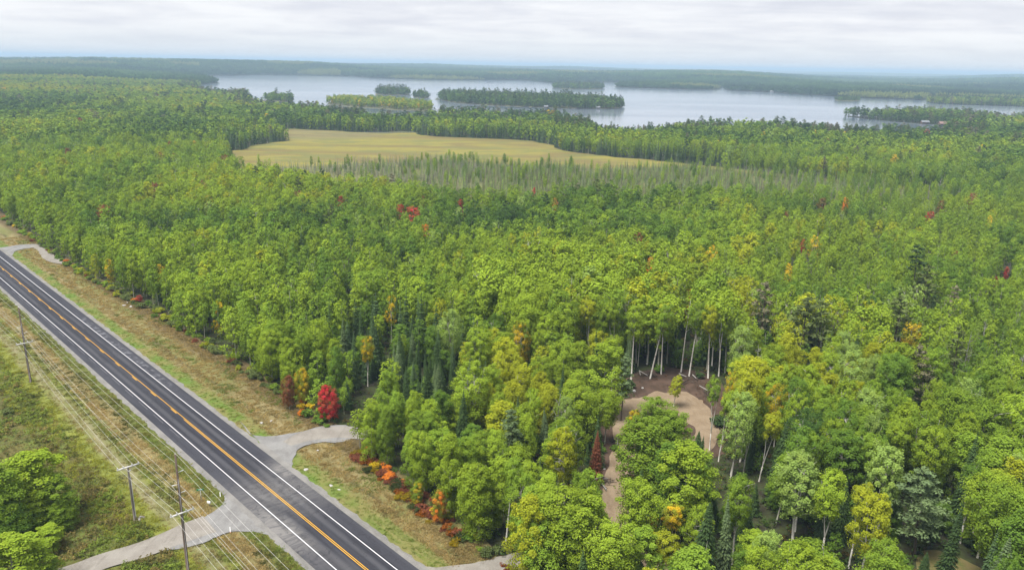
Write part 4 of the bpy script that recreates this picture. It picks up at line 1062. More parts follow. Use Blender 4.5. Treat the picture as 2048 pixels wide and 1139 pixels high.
# what the photograph shows open: no tree stands in front of these stretches of ground
WIN = [(np.array([(1238,800),(1262,768),(1330,748),(1400,748),(1432,790),(1428,866),(1390,850),(1345,805),(1262,822)]), 178),
       (np.array([(1262,760),(1275,700),(1420,690),(1425,745),(1330,742)]), 182),
       (np.array([(1212,955),(1245,925),(1250,985),(1262,1030),(1232,1005),(1210,985)]), 140),
       (np.array([(1170,800),(1200,795),(1240,800),(1240,830),(1180,826)]), 165),
       (np.array([(1860,1040),(1950,1040),(1960,1139),(1840,1139),(1842,1100)]), 112)]
def place_all():
    p = PL; n = len(p['x'])
    SX = []
    for k, px, py, hh, w, tn, lb, g in S:
        b = G(px, py, hh); SX.append((b[0], b[1]))
    SX = np.array(SX)
    ok = np.ones(n, bool)
    u0, v0, d0 = P(p['x'], p['y'], p['z']); u1, v1, d1 = P(p['x'], p['y'], p['z'] + p['h'])
    pr = 2.3 * p['w'] * FPX / np.maximum(d0, 1)
    ok &= (d0 > 20) & (u1 + pr > -170) & (u1 - pr < PW + 170) & (v1 < PH + 170)
    for poly, dm in WIN:
        for fr in (0.25, 0.5, 0.75, 0.97):
            for sx in (-0.8, 0, 0.8):
                hit = inside(poly, u0 + (u1 - u0) * fr + sx * pr * min(1, 1.6 * (1.05 - fr) + 0.25), v0 + (v1 - v0) * fr) & (d0 < dm)
                ok &= ~hit
    for (bx, by), (k, px, py, hh, w, tn, lb, g) in zip(SX, S):
        ok &= np.hypot(p['x'] - bx, p['y'] - by) > (1.6 + 1.1 * w if g else 0)
        if g:
            ub, vb, db = P(bx, by, 0.0); r = {3: 0.93, 2: 0.72, 1: 0.4}[g]
            half = max(8.0, 2.2 * w * FPX / db * 0.8); low = py + (vb - py) * (r if db < 330 else 0.3)
            ok &= ~((d0 < db) & (np.abs(u1 - px) < half + pr * 0.6) & (v1 < low) & (v1 > py - 60) & (np.hypot(p['x'] - bx, p['y'] - by) < 40))
    for k in list(p): p[k] = p[k][ok]
    ns = len(S)
    p['x'] = np.r_[SX[:, 0], p['x']]; p['y'] = np.r_[SX[:, 1], p['y']]; p['z'] = np.r_[np.zeros(ns), p['z']]
    p['kind'] = np.r_[[q[0] for q in S], p['kind']]; p['ti'] = np.r_[[TN.index(q[5]) for q in S], p['ti']]
    p['h'] = np.r_[[q[3] for q in S], p['h']]; p['w'] = np.r_[[q[4] for q in S], p['w']]
    s, t = st_of(p['x'], p['y']); p['s'], p['t'] = s, t
place_all()
# islands, shores and the bog
def more_places():
    rng = np.random.default_rng(33)
    out = []
    def put(x, y, z, k, ti, h, w):
        out.append((x, y, z, k, ti, h, w))
    spec = {'near': (7.0, [ASP] * 6 + [BIR] * 2 + [SPR], 12, 3), 'back': (7, [PIN] * 3 + [MAP] * 2, 14, 0), 'twin': (6, [PIN, SPR, MAP], 13, 0), 'rock': (4, [SPR], 6, 0),
            'long': (6.8, [MAP] * 3 + [PIN] * 3 + [ASP] * 2, 15, 0), 'far': (9, [PIN] * 2 + [MAP] * 2, 15, 0), 'left': (7, [MAP] * 2 + [ASP, PIN], 13, 1), 'tiny': (7, [PIN, MAP], 9, 0)}
    for key, (g, ks, hh, tb) in spec.items():
        o = ISL[key]; a, b = o.min(0), o.max(0)
        gx, gy = np.meshgrid(np.arange(a[0], b[0], g), np.arange(a[1], b[1], g))
        gx = (gx + rng.uniform(-.45, .45, gx.shape) * g).ravel(); gy = (gy + rng.uniform(-.45, .45, gy.shape) * g).ravel()
        q = inside(o, gx, gy)
        for x, y in zip(gx[q], gy[q]):
            k = ks[rng.integers(len(ks))]
            ti = int(np.clip(tb + rng.integers(-1, 2), 0, 4))
            if key == 'near' and rng.random() < 0.04: ti = TN.index('golden')
            if k in (PIN, SPR): ti = TN.index('dark green' if rng.random() < 0.6 else 'olive')
            put(x, y, 1.2, k, ti, hh * rng.uniform(0.55, 1.15) * (1.45 if k == PIN and rng.random() < 0.3 else 1), rng.uniform(1.3, 1.7) * (0.8 if k in (PIN, SPR) else 1.1))
    # the two big pines at the tip of the wooded point, its reflection lies on the water
    for px, py, hh in ((1700, 234, 15), (1716, 235, 16), (1692, 233, 8), (1728, 237, 8)):
        b = G(px, py); put(b[0], b[1], 0.3, PIN, TN.index('dark green'), hh, 1.1)
    # the bog
    gx, gy = np.meshgrid(np.arange(-420, 520, 2.3), np.arange(330, 640, 2.3))
    gx = (gx + rng.uniform(-.48, .48, gx.shape) * 2.3).ravel(); gy = (gy + rng.uniform(-.48, .48, gy.shape) * 2.3).ravel()
    q = inside(BOG, gx, gy); gx, gy = gx[q], gy[q]
    u, v, dep = P(gx, gy, 0)
    dens = np.interp(u, [455, 620, 780, 1000, 1700, 1900], [0.34, 0.45, 0.75, 0.95, 0.95, 0.6]) * (0.45 + 0.9 * vnoise(gx, gy, 30, 61))
    q = rng.random(len(gx)) < dens
    for x, y, uu, vv in zip(gx[q], gy[q], u[q], v[q]):
        dead = rng.random() < np.interp(uu, [455, 600, 850, 1000], [0.55, 0.42, 0.25, 0.04])
        if dead: put(x, y, 0, DEAD, TN.index('grey'), rng.uniform(4, 9), rng.uniform(0.5, 0.9))
        elif rng.random() < np.interp(uu, [455, 1300, 1600, 1850], [0.05, 0.03, 0.06, 0.3]): put(x, y, 0, ASP, rng.integers(1, 4), rng.uniform(7, 11), rng.uniform(0.6, 0.9))
        else: put(x, y, 0, BOGS, TN.index(('grey green', 'grey brown', 'olive', 'pale green')[rng.integers(4)]), rng.uniform(3.6, 7.8) * np.interp(uu, [455, 800], [0.7, 1]), rng.uniform(0.6, 1.25))
    a = np.array(out, float)
    s, t = st_of(a[:, 0], a[:, 1])
    for k, col in zip(('x', 'y', 'z', 'kind', 'ti', 'h', 'w'), a.T):
        PL[k] = np.r_[PL[k], col.astype(int) if k in ('kind', 'ti') else col]
    PL['s'], PL['t'] = np.r_[PL['s'], s], np.r_[PL['t'], t]
more_places()

# ------------------------------------------------------------------ words for each tree
ORD1 = ['', 'first', 'second', 'third', 'fourth', 'fifth', 'sixth', 'seventh', 'eighth', 'ninth', 'tenth', 'eleventh', 'twelfth', 'thirteenth', 'fourteenth', 'fifteenth', 'sixteenth', 'seventeenth', 'eighteenth', 'nineteenth']
TENS = {2: ('twenty', 'twentieth'), 3: ('thirty', 'thirtieth'), 4: ('forty', 'fortieth'), 5: ('fifty', 'fiftieth'), 6: ('sixty', 'sixtieth'), 7: ('seventy', 'seventieth'), 8: ('eighty', 'eightieth'), 9: ('ninety', 'ninetieth')}
def ordinal(k):
    if k < 20: return ORD1[k]
    if k < 100: return TENS[k // 10][1] if k % 10 == 0 else TENS[k // 10][0] + '-' + ORD1[k % 10]
    return 'hundred and ' + ordinal(k - 100) if k > 100 else 'hundredth'
KW = {'aspen_tree': 'aspen', 'birch_tree': 'birch', 'maple_tree': 'maple', 'spruce_tree': 'spruce', 'pine_tree': 'pine', 'bog_spruce': 'bog spruce', 'dead_tree': 'bare dead tree', 'shrub': 'shrub'}
CRIMSON, TURNC, DRIVE, LOWD, PATCH = G(655, 850), G(1340, 820), G(660, 870), G(1010, 1110), G(1900, 1120)
def zone_of(x, y, u, v, s, t, d):
    """the stretch a tree stands in, in words, and the landmark its rank is counted from"""
    et = float(edge_t(s))
    if t < 0: return 'on the weedy meadow', 'side road', G(430, 1020)
    if t < et + 6 and s < 118: return 'on the verge below the driveway', 'driveway', DRIVE
    if t < et + 6 and s < 330: return 'on the verge above the driveway', 'driveway', DRIVE
    if inside(BOG, np.array([x]), np.array([y]))[0]: return ('among the bare bog trees', 'grey pool', G(645, 268)) if u < 800 else ('in the dense bog wood', 'grey pool', G(645, 268))
    if d > 600 and dist_poly(MARSH, np.array([x]), np.array([y]))[0] < 60: return 'beyond the yellow marsh', 'grey pool', G(645, 268)
    if dist_poly(MARSH, np.array([x]), np.array([y]))[0] < 60 and v < 400: return 'at the rim of the marsh', 'grey pool', G(645, 268)
    if d > 700: return 'near the lake', 'long island', G(1060, 210)
    if t < et + 22 and s > 118: return 'behind the verge trees', 'crimson maple', CRIMSON
    if ((u - 790) / 200) ** 2 + ((v - 735) / 140) ** 2 < 1: return 'in the dark spruce group', 'crimson maple', CRIMSON
    r = math.hypot(x - TURNC[0], y - TURNC[1])
    if r < 20: return 'round the turnaround', 'turnaround', TURNC
    if 960 < u < 1470 and 580 < v < 790: return 'in the tall stand', 'turnaround', TURNC
    if u < 960 and v > 840: return 'between driveway and track', 'driveway', DRIVE
    if u < 1230 and v > 840: return 'left of the dirt track', 'dirt track', G(1226, 1000)
    if u < 1520 and v > 800: return 'right of the dirt track', 'dirt track', G(1226, 1000)
    if u > 1520 and v > 880: return 'beside the dirt patch', 'dirt patch', PATCH
    if u > 1480 and v > 640: return 'in the yellowing wood', 'turnaround', TURNC #, 'turnaround', TURNC
    if u > 1500: return 'in the wood beyond the pines', 'dark pine', G(1842, 490, 19)
    if v < 440: return 'facing the bog', 'large red maple', G(832, 412, 12)
    return 'in the central wood', 'large red maple', G(832, 412, 12)

# ------------------------------------------------------------------ trees: the three hundred of each kind that show largest, each a thing; the rest as woods
GROUPS = {'aspen_tree': 'aspens of the near wood', 'birch_tree': 'birches of the near wood', 'maple_tree': 'maples of the wood', 'spruce_tree': 'spruces of the wood', 'pine_tree': 'pines of the wood', 'bog_spruce': 'thin spruces in the bog', 'dead_tree': 'bare dead trees'}
REST = {'aspen_tree': ('aspen_forest', 'wide green aspen forest that rolls on to the lake beyond the near trees'), 'birch_tree': ('birch_forest', 'pale and yellowish birches mixed all through the farther forest'),
        'maple_tree': ('maple_forest', 'round maple crowns all through the farther forest and on the islands'), 'spruce_tree': ('spruce_forest', 'dark pointed spruces all through the farther forest and round the marsh'),
        'pine_tree': ('pine_forest', 'dark pines scattered over the farther forest, the shores and the islands'), 'bog_spruce': ('bog_forest', 'thin grey green spruces packed together in the bog before the marsh'), 'dead_tree': ('dead_wood', 'bare grey dead stems standing in the bog beside the marsh')}
def make_trees():
    p = PL; n = len(p['x']); rng = np.random.default_rng(77)
    u0, v0, d0 = P(p['x'], p['y'], p['z']); u1, v1, _ = P(p['x'], p['y'], p['z'] + p['h'])
    dist = np.hypot(p['x'], p['y'])
    inframe = (u1 > 5) & (u1 < PW - 5) & (v1 < PH - 25) & (v0 > 0)
    size = p['h'] / d0
    single = np.zeros(n, bool)
    for k in range(7):
        c = np.where((p['kind'] == k) & inframe)[0]
        c = c[np.argsort(-size[c])][:300]
        c = np.r_[c, np.where((p['kind'] == k) & (np.arange(n) < len(S)))[0]]
        single[c] = True
        near = np.where((p['kind'] == k) & ~inframe & (dist < 150) & (u1 > -40) & (u1 < PW + 40) & (v1 < PH + 20))[0]; single[near] = True     # half in the picture at its border
    rot = rng.uniform(0, 6.283, n)
    var = rng.integers(0, 1000, n)
    med = {k: np.median(p['h'][single & (p['kind'] == k)]) for k in range(7) if (single & (p['kind'] == k)).any()}
    todo = []
    for i in np.where(single)[0]:
        kn = KINDS[p['kind'][i]]
        if i < len(S): lb = S[i][6]; key = None
        else:
            zp, lm, lp = zone_of(p['x'][i], p['y'][i], u0[i], v0[i], p['s'][i], p['t'][i], dist[i])
            hs = p['h'][i] / med[p['kind'][i]]
            szw = 'tall' if hs > 1.10 else 'short' if hs < 0.90 else ('broad' if p['w'][i] > 1.03 else 'slim')
            tn = TN[p['ti'][i]] if kn != 'dead_tree' else ''
            key = (szw, tn, kn, zp, lm); lb = None
        todo.append((i, kn, key, lb, math.hypot(p['x'][i] - lp[0], p['y'][i] - lp[1]) if key else 0))
    cls = {}
    for q in todo:
        if q[2]: cls.setdefault(q[2], []).append(q)
    labels = {}
    for key, L in cls.items():
        L.sort(key=lambda q: q[4]); szw, tn, kn, zp, lm = key
        head = ' '.join(w for w in (szw, tn, KW[kn], zp) if w)
        for r, q in enumerate(L, 1):
            labels[q[0]] = head if len(L) == 1 else f'{head}, {ordinal(r)} nearest the {lm}'
    for i, kn, key, lb, _ in todo:
        lod = 'near' if dist[i] < 190 else 'mid'
        lib = LIB[('stand_birch' if i in STEM else kn, lod)]
        vi = var[i] % len(lib)
        if kn == 'aspen_tree':                             # leafy to the ground at the wood's edge, bare stemmed in the tall stand
            ed = p['t'][i] < edge_t(p['s'][i]) + 7
            vi = (vi // 2 * 2) % len(lib) if ed else vi
            if p['h'][i] > 17.5 and i >= len(S): vi = (vi // 2 * 2 + 1) % len(lib)
        tm, cm, _, hp = lib[vi]
        sc = p['h'][i] / hp
        o = bpy.data.objects.new(kn, None); COL.objects.link(o); o.empty_display_size = 0.5
        o.location = (p['x'][i], p['y'][i], p['z'][i]); ln = 0.065 if i in STEM else 0.025
        o.rotation_euler = (rng.normal() * ln, rng.normal() * ln, rot[i])
        wx = sc * p['w'][i] if i >= len(S) else p['w'][i] * (0.5 + 0.5 * sc)
        o.scale = (wx, wx, sc)
        o['label'] = lb or labels[i]; o['category'] = 'tree'; o['group'] = GROUPS[kn]
        a = bpy.data.objects.new('trunk', tm); a.parent = o; COL.objects.link(a)
        b = bpy.data.objects.new('crown', cm); b.parent = o; COL.objects.link(b)
        if TN[p['ti'][i]] in ('golden', 'orange') and kn != 'pine_tree': b['patchy'] = float(rng.uniform(0.45, 0.95))
        if TN[p['ti'][i]] in ('red', 'russet') and kn == 'maple_tree': b['patchy'] = float(rng.uniform(0.12, 0.35))
        b['tint'] = [float(c) for c in TC[p['ti'][i]] * rng.uniform(0.9, 1.1)]
    for k in range(7):
        c = np.where((p['kind'] == k) & ~single)[0]
        if not len(c): continue
        kn = KINDS[k]; nm, lb = REST[kn]
        mid, far = LIB[(kn, 'mid')], LIB[(kn, 'far')]
        isfar = dist[c] > (720 if kn not in ('bog_spruce', 'dead_tree') else 9999)
        idx = np.where(isfar, len(mid) + var[c] % len(far), var[c] % len(mid))
        sc = p['h'][c] / mid[0][3]
        stuff(nm, lb, 'forest', np.c_[p['x'][c], p['y'][c], p['z'][c]], np.c_[sc * p['w'][c], sc * p['w'][c], sc], rot[c], TC[p['ti'][c]] * rng.uniform(0.88, 1.12, len(c))[:, None], idx, [q[2] for q in mid + far])
    print('TREES', n, 'single', int(single.sum()), {KINDS[k]: int((p['kind'] == k).sum()) for k in range(7)})
make_trees()
def far_woods():
    rng = np.random.default_rng(91); X, Y, W_ = [], [], []
    for r0, r1, g in ((2440, 3800, 17), (3800, 6500, 26), (6500, 10500, 46)):
        w = math.radians(39); xs = np.arange(-r1 * math.sin(w), r1 * math.sin(w), g); ys = np.arange(r0 * 0.75, r1, g)
        gx, gy = np.meshgrid(xs, ys); gx = gx + rng.uniform(-.5, .5, gx.shape) * g; gy = gy + rng.uniform(-.5, .5, gy.shape) * g
        rr = np.hypot(gx, gy); ok = (rr >= r0) & (rr < r1) & (np.abs(np.arctan2(gx, gy)) < w)
        X.append(gx[ok]); Y.append(gy[ok]); W_.append(np.full(ok.sum(), g / 24))
    x, y, w = np.concatenate(X), np.concatenate(Y), np.concatenate(W_)
    ok = ~inside(LAKE, x, y) & (dist_poly(LAKE, x, y) > 7)
    x, y, w = x[ok], y[ok], w[ok]; n = len(x); z = hgt(x, y)
    f = 0.5 * vnoise(x, y, 420, 71) + 0.25 * vnoise(x, y, 120, 72) + 0.22 * rng.random(n) - 0.12
    ti = np.clip(np.floor(f * 5), 0, 4).astype(int)
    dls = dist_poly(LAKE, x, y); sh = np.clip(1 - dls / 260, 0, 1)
    tint = (1 - 0.4 * sh)[:, None] * PAL[ti] * rng.uniform(0.5, 0.8, n)[:, None] * np.array((0.72, 0.92, 1.3)) * (0.75 + 0.5 * vnoise(x, y, 700, 78))[:, None]  # bluer, and darker along the shore: haze and shade put into the tint
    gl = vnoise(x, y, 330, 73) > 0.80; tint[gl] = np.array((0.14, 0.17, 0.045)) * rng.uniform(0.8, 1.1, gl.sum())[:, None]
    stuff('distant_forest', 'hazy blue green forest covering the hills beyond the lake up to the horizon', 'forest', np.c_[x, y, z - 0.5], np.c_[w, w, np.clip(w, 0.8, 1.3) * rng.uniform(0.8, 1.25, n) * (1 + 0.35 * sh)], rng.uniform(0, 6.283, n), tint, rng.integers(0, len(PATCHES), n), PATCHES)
    print('PATCHES', n)
far_woods()
# ------------------------------------------------------------------ utility poles and wires
M_POLE = mat('pole_wood', f_bark((0.125, 0.092, 0.070), (0.075, 0.056, 0.045), 1.5)); M_POLE2 = mat('weathered_pole_wood', f_bark((0.17, 0.15, 0.13), (0.10, 0.085, 0.075), 1.5))
M_ARM = mat('grey_timber', flat((0.55, 0.54, 0.52), 0.15, 4)); M_INS = mat('porcelain', flat((0.70, 0.70, 0.68), 0.05), 0.3, 0.5); M_STEEL = mat('galvanised_steel', flat((0.42, 0.43, 0.44), 0.1), 0.45, 0.5)
M_WIRE = mat('aluminium_wire', flat((0.60, 0.58, 0.54), 0.05), 0.5, 0.5)
ARM_Z, ARM_L = 10.1, 3.5
def insulator(mb, p, h=0.32):
    x, y, z = p
    for k, (r, q) in enumerate(((0.045, 0.0), (0.10, 0.10), (0.06, 0.14), (0.11, 0.22), (0.06, 0.26), (0.08, 0.32))):
        pass
    mb.tube([(x, y, z), (x, y, z + h * .3), (x, y, z + h * .34), (x, y, z + h * .62), (x, y, z + h * .66), (x, y, z + h)], [0.05, 0.055, 0.12, 0.06, 0.11, 0.05], 8)
def pole(s, t, h, tall, label):
    o = link('utility_pole', None, None, label, 'utility pole', 'wooden utility poles beside the road')
    o.matrix_world = Matrix.Translation(Vector(RF(s, t, 0))) @ Matrix.Rotation(ROAD_ROT, 4, 'Z')
    m = M_POLE if tall else M_POLE2
    MB().tube([(0, 0, -0.4), (0, 0, h * .3), (0, 0, h * .65), (0, 0, h)], [0.24, 0.21, 0.18, 0.14] if tall else [0.19, 0.17, 0.15, 0.13], 10).build('shaft', m, o, True)
    az = ARM_Z if tall else h - 0.1
    y = -0.24
    arm = MB().box((0, y, az), (ARM_L, 0.20, 0.20)).build('crossarm', M_ARM, o)
    for q in (-1, 1): MB().tube([(q * 0.95, y - 0.02, az - 0.06), (q * 0.10, -0.19, az - 0.75)], 0.03, 5).build('brace', M_STEEL, o)
    for x in (-1.62, -0.75, 0.62, 1.62):
        b = MB(); insulator(b, (x, y, az + 0.075)); b.build('insulator', M_INS, arm, True)
    if tall:
        for z, q in ((h - 2.9, 1), (h - 4.8, -1), (h - 6.3, 1)):
            b = MB(); b.tube([(q * 0.14, 0, z - 0.03), (q * 0.42, 0, z), (q * 0.47, 0, z + .005), (q * 0.62, 0, z + .02), (q * 0.67, 0, z + .025), (q * 0.95, 0, z + 0.06)], [0.04, 0.045, 0.085, 0.05, 0.08, 0.04], 8); b.build('post_insulator', M_INS, o, True)
        MB().tube([(0.0, 0, h - .05), (0.0, 0, h + 0.25)], 0.035, 5).build('wire_clamp', M_STEEL, o)
        MB().tube([(-0.02, -0.235, 0.1), (-0.02, -0.215, h * .4), (-0.02, -0.17, h * .8)], 0.02, 4).build('ground_wire', M_STEEL, o)
    else:
        MB().tube([(0.235, -0.02, -0.1), (0.225, -0.02, h * .4), (0.205, -0.02, h * .80)], 0.06, 6).build('conduit', M_ARM, o, True)
        MB().tube([(0.0, -0.15, h - 0.95), (0.32, -0.28, h - 0.72)], [0.05, 0.10], 6).build('cutout_fuse', M_INS, o)
    return o
POLES = [(297.5, -18.6, 19.3), (202.0, -19.0, 18.8), (106.6, -19.9, 19.6), (11.0, -20.8, 19.4)]
pole(*POLES[0], True, 'tall wooden pole beyond the left border of the photo')
pole(*POLES[1], True, 'farther tall brown pole with one crossarm near the left border')
pole(*POLES[2], True, 'nearer tall brown pole with one crossarm by the side road')
pole(*POLES[3], True, 'tall wooden pole below the bottom border of the photo')
pole(125.6, -21.2, 10.4, False, 'short grey pole with a crossarm at its top and a pale conduit')
def wire(label, pts_of, sag):
    mb = MB(); P3 = pts_of
    for a, b in zip(P3[:-1], P3[1:]):
        n = 14; sg = sag * (np.linalg.norm(b - a) / 95.0) ** 2
        pts = [a + (b - a) * t - np.array([0, 0, 4 * sg * t * (1 - t)]) for t in np.linspace(0, 1, n)]
        mb.tube(pts, 0.016, 4, False)
    mb.build('power_wire', M_WIRE, None, label=label, cat='power line', group='wires strung along the road')
def on_pole(i, dx, dz, dy=0.0):
    s, t, h = POLES[i]; return RF(s + dy, t + dx, dz)
wire('topmost wire strung over the tips of the tall poles', [on_pole(i, 0, POLES[i][2] + 0.25) for i in range(4)], 1.2)
for dz, q, lb in ((-2.84, 1, 'upper wire on the road side of the tall poles'), (-4.74, -1, 'wire on the meadow side of the tall poles, high up'), (-6.24, 1, 'lower wire on the road side of the tall poles, above the crossarm')):
    wire(lb, [on_pole(i, q * 0.95, POLES[i][2] + dz) for i in range(4)], 1.5)
for x, lb in ((-1.62, 'outer crossarm wire on the meadow side'), (-0.75, 'inner crossarm wire on the meadow side'), (0.62, 'inner crossarm wire on the road side'), (1.62, 'outer crossarm wire on the road side')):
    L = [on_pole(i, x, ARM_Z + 0.41, -0.24) for i in range(4)]; L.insert(2, RF(125.6 - 0.24, -21.2 + x, 10.3 + 0.41))
    wire(lb, L, 1.3)

# ------------------------------------------------------------------ signs, markers, stones
M_GREEN = mat('green_sign_paint', flat((0.01, 0.20, 0.09), 0.05), 0.4, 0.5); M_SIGNW = mat('white_sign_paint', flat((0.75, 0.75, 0.75), 0.03), 0.4, 0.5); M_ORANGE = mat('orange_reflector', flat((0.75, 0.14, 0.03), 0.05), 0.4, 0.5)
b = G(403, 1004)
o = link('street_sign', None, None, 'small green street name sign on a thin post by the side road', 'street sign', loc=tuple(b)); o.rotation_euler.z = R(18)
MB().box((0, 0, 1.15), (0.07, 0.07, 2.5)).build('post', M_STEEL, o)
pl = MB().box((0, 0, 2.52), (1.15, 0.03, 0.32)).build('sign_plate', M_GREEN, o)
MB().box((0.02, -0.018, 2.54), (0.62, 0.008, 0.09)).build('lettering', M_SIGNW, pl)
b = G(419, 1014)
o = link('mailbox', None, None, 'small white mailbox on a post in the grass by the side road', 'mailbox', loc=tuple(b)); o.rotation_euler.z = ROAD_ROT + R(20)
MB().box((0, 0, 0.4), (0.09, 0.09, 1.0)).build('post', M_POLE2, o)
mb = MB(); n = 9
prof = [(-0.17, 0.9), (-0.17, 1.08)] + [(0.17 * math.cos(math.pi * (1 - k / n)), 1.08 + 0.17 * math.sin(math.pi * (1 - k / n))) for k in range(1, n)] + [(0.17, 1.08), (0.17, 0.9)]
for (x0, z0), (x1, z1) in zip(prof, prof[1:] + prof[:1]): mb.quad((x0, -0.32, z0), (x1, -0.32, z1), (x1, 0.32, z1), (x0, 0.32, z0))
for k in range(1, len(prof) - 1):
    for y in (-0.32, 0.32): mb.tri((prof[0][0], y, prof[0][1]), (prof[k][0], y, prof[k][1]), (prof[k + 1][0], y, prof[k + 1][1]))
mb.build('box', M_SIGNW, o)
MB().box((0.19, 0.1, 1.1), (0.02, 0.05, 0.26)).build('flag', M_ORANGE, o)
for px, py, lb in ((461, 1066, 'white marker stake with an orange foot at the lower mouth of the side road'), (441, 996, 'white marker stake at the upper mouth of the side road')):
    b = G(px, py)
    o = link('marker_stake', None, None, lb, 'marker stake', 'marker stakes by the side road', loc=tuple(b))
    MB().tube([(0, 0, 0.25), (0, 0, 1.25)], 0.06, 6).build('stake', M_SIGNW, o)
    MB().tube([(0, 0, -0.1), (0, 0, 0.28)], 0.09, 6).build('foot', M_ORANGE if px == 461 else M_STEEL, o)
def rock_mesh(seed):
    rng = np.random.default_rng(seed)
    import bmesh
    bm = bmesh.new(); bmesh.ops.create_icosphere(bm, subdivisions=2, radius=1.0)
    for v in bm.verts:
        v.co *= 0.75 + 0.5 * float(vnoise(v.co.x * 3 + seed * 7, v.co.y * 3 + v.co.z * 5, 1.3, seed)); v.co.z *= 0.62
    me = bpy.data.meshes.new('boulder'); bm.to_mesh(me); bm.free()
    me.materials.append(mat('pale_stone', f_bark((0.42, 0.40, 0.38), (0.25, 0.235, 0.22), 4.0))); return me
ROCKS = [rock_mesh(k) for k in range(4)]
rk = [(523, 847, 'pale stone in the verge grass above the driveway'), (612, 941, 'pale stone at the rounded corner below the driveway'), (662, 973, 'pale stone in the lower verge beside a darker one'), (678, 981, 'lower of two stones close together in the lower verge'), (636, 902, 'pale stone in the grass close by the driveway'),
      (543, 843, 'small stone up the verge near the driveway'), (272, 608, 'largest stone of the rubble below the scarlet sapling'), (255, 606, 'stone at the upper end of the rubble on the verge'), (262, 614, 'lower stone of the rubble on the verge'), (285, 611, 'stone of the rubble nearest the wood'), (248, 612, 'stone of the rubble nearest the road'),
      (1268, 782, 'pale stone at the back of the turnaround'), (1285, 776, 'second pale stone at the back of the turnaround'), (1194, 952, 'pale stone in the brown litter left of the track'), (1208, 938, 'stone beside the track in the brown litter'), (277, 1041, 'stone at the foot of the short grey pole'), (284, 1036, 'stone behind the foot of the short grey pole')]
for k, (px, py, lb) in enumerate(rk):
    b = G(px, py); o = link('boulder', ROCKS[k % 4], None, lb, 'stone', 'pale stones on the ground', loc=(b[0], b[1], 0.22 if px < 1000 else 0.12))
    q = random.uniform(0.25, 0.5); o.scale = (q * 1.2, q, q); o.rotation_euler.z = random.uniform(0, 6)

# brush heaps round the clearing
def brush_pile(px, py, r, label):
    b = G(px, py); rng = np.random.default_rng(px)
    o = link('brush_pile', None, None, label, 'brush pile', 'brush heaps round the clearing', loc=(b[0], b[1], 0.06))
    tw = MB()
    for k in range(46):
        w = rng.uniform(0, 6.283); q = r * math.sqrt(rng.random()) * 0.8; L = rng.uniform(0.8, 2.2); d = rng.uniform(0, 6.283)
        z = 0.9 * (1 - q / r) * rng.random()
        p = np.array([math.cos(w) * q, math.sin(w) * q, z]); e = np.array([math.cos(d) * L / 2, math.sin(d) * L / 2, rng.uniform(-.1, .3)])
        tw.tube([p - e * [1, 1, 0], p + e], [0.05, 0.02], 3, False)
    tw.build('twigs', M_CONIF, o)
    for k in range(4):
        d = rng.uniform(0, 6.283); L = rng.uniform(1.2, 2.2); p = np.r_[rng.normal(size=2) * r * .35, 0.2 + 0.2 * k]
        MB().tube([p - [math.cos(d) * L, math.sin(d) * L, 0], p + [math.cos(d) * L, math.sin(d) * L, 0.15]], [0.16, 0.11], 7).build('log', M_GREYB if k % 2 else M_CONIF, o)
for a in ((1295, 752, 3.2, 'brown brush heap at the back of the turnaround under the tall stand'), (1375, 760, 3.5, 'brown brush heap at the back of the turnaround beside the young birch'), (1422, 790, 3.0, 'brown brush heap at the turnaround side with the bare white stems'),
          (1205, 965, 2.6, 'brush heap left of the dirt track'), (1192, 815, 2.8, 'brush heap at the end of the short spur'), (1262, 1050, 2.2, 'brush heap at the lower end of the dirt track'), (1240, 880, 2.4, 'brush heap on the dark ground below the turnaround')):
    brush_pile(*a)

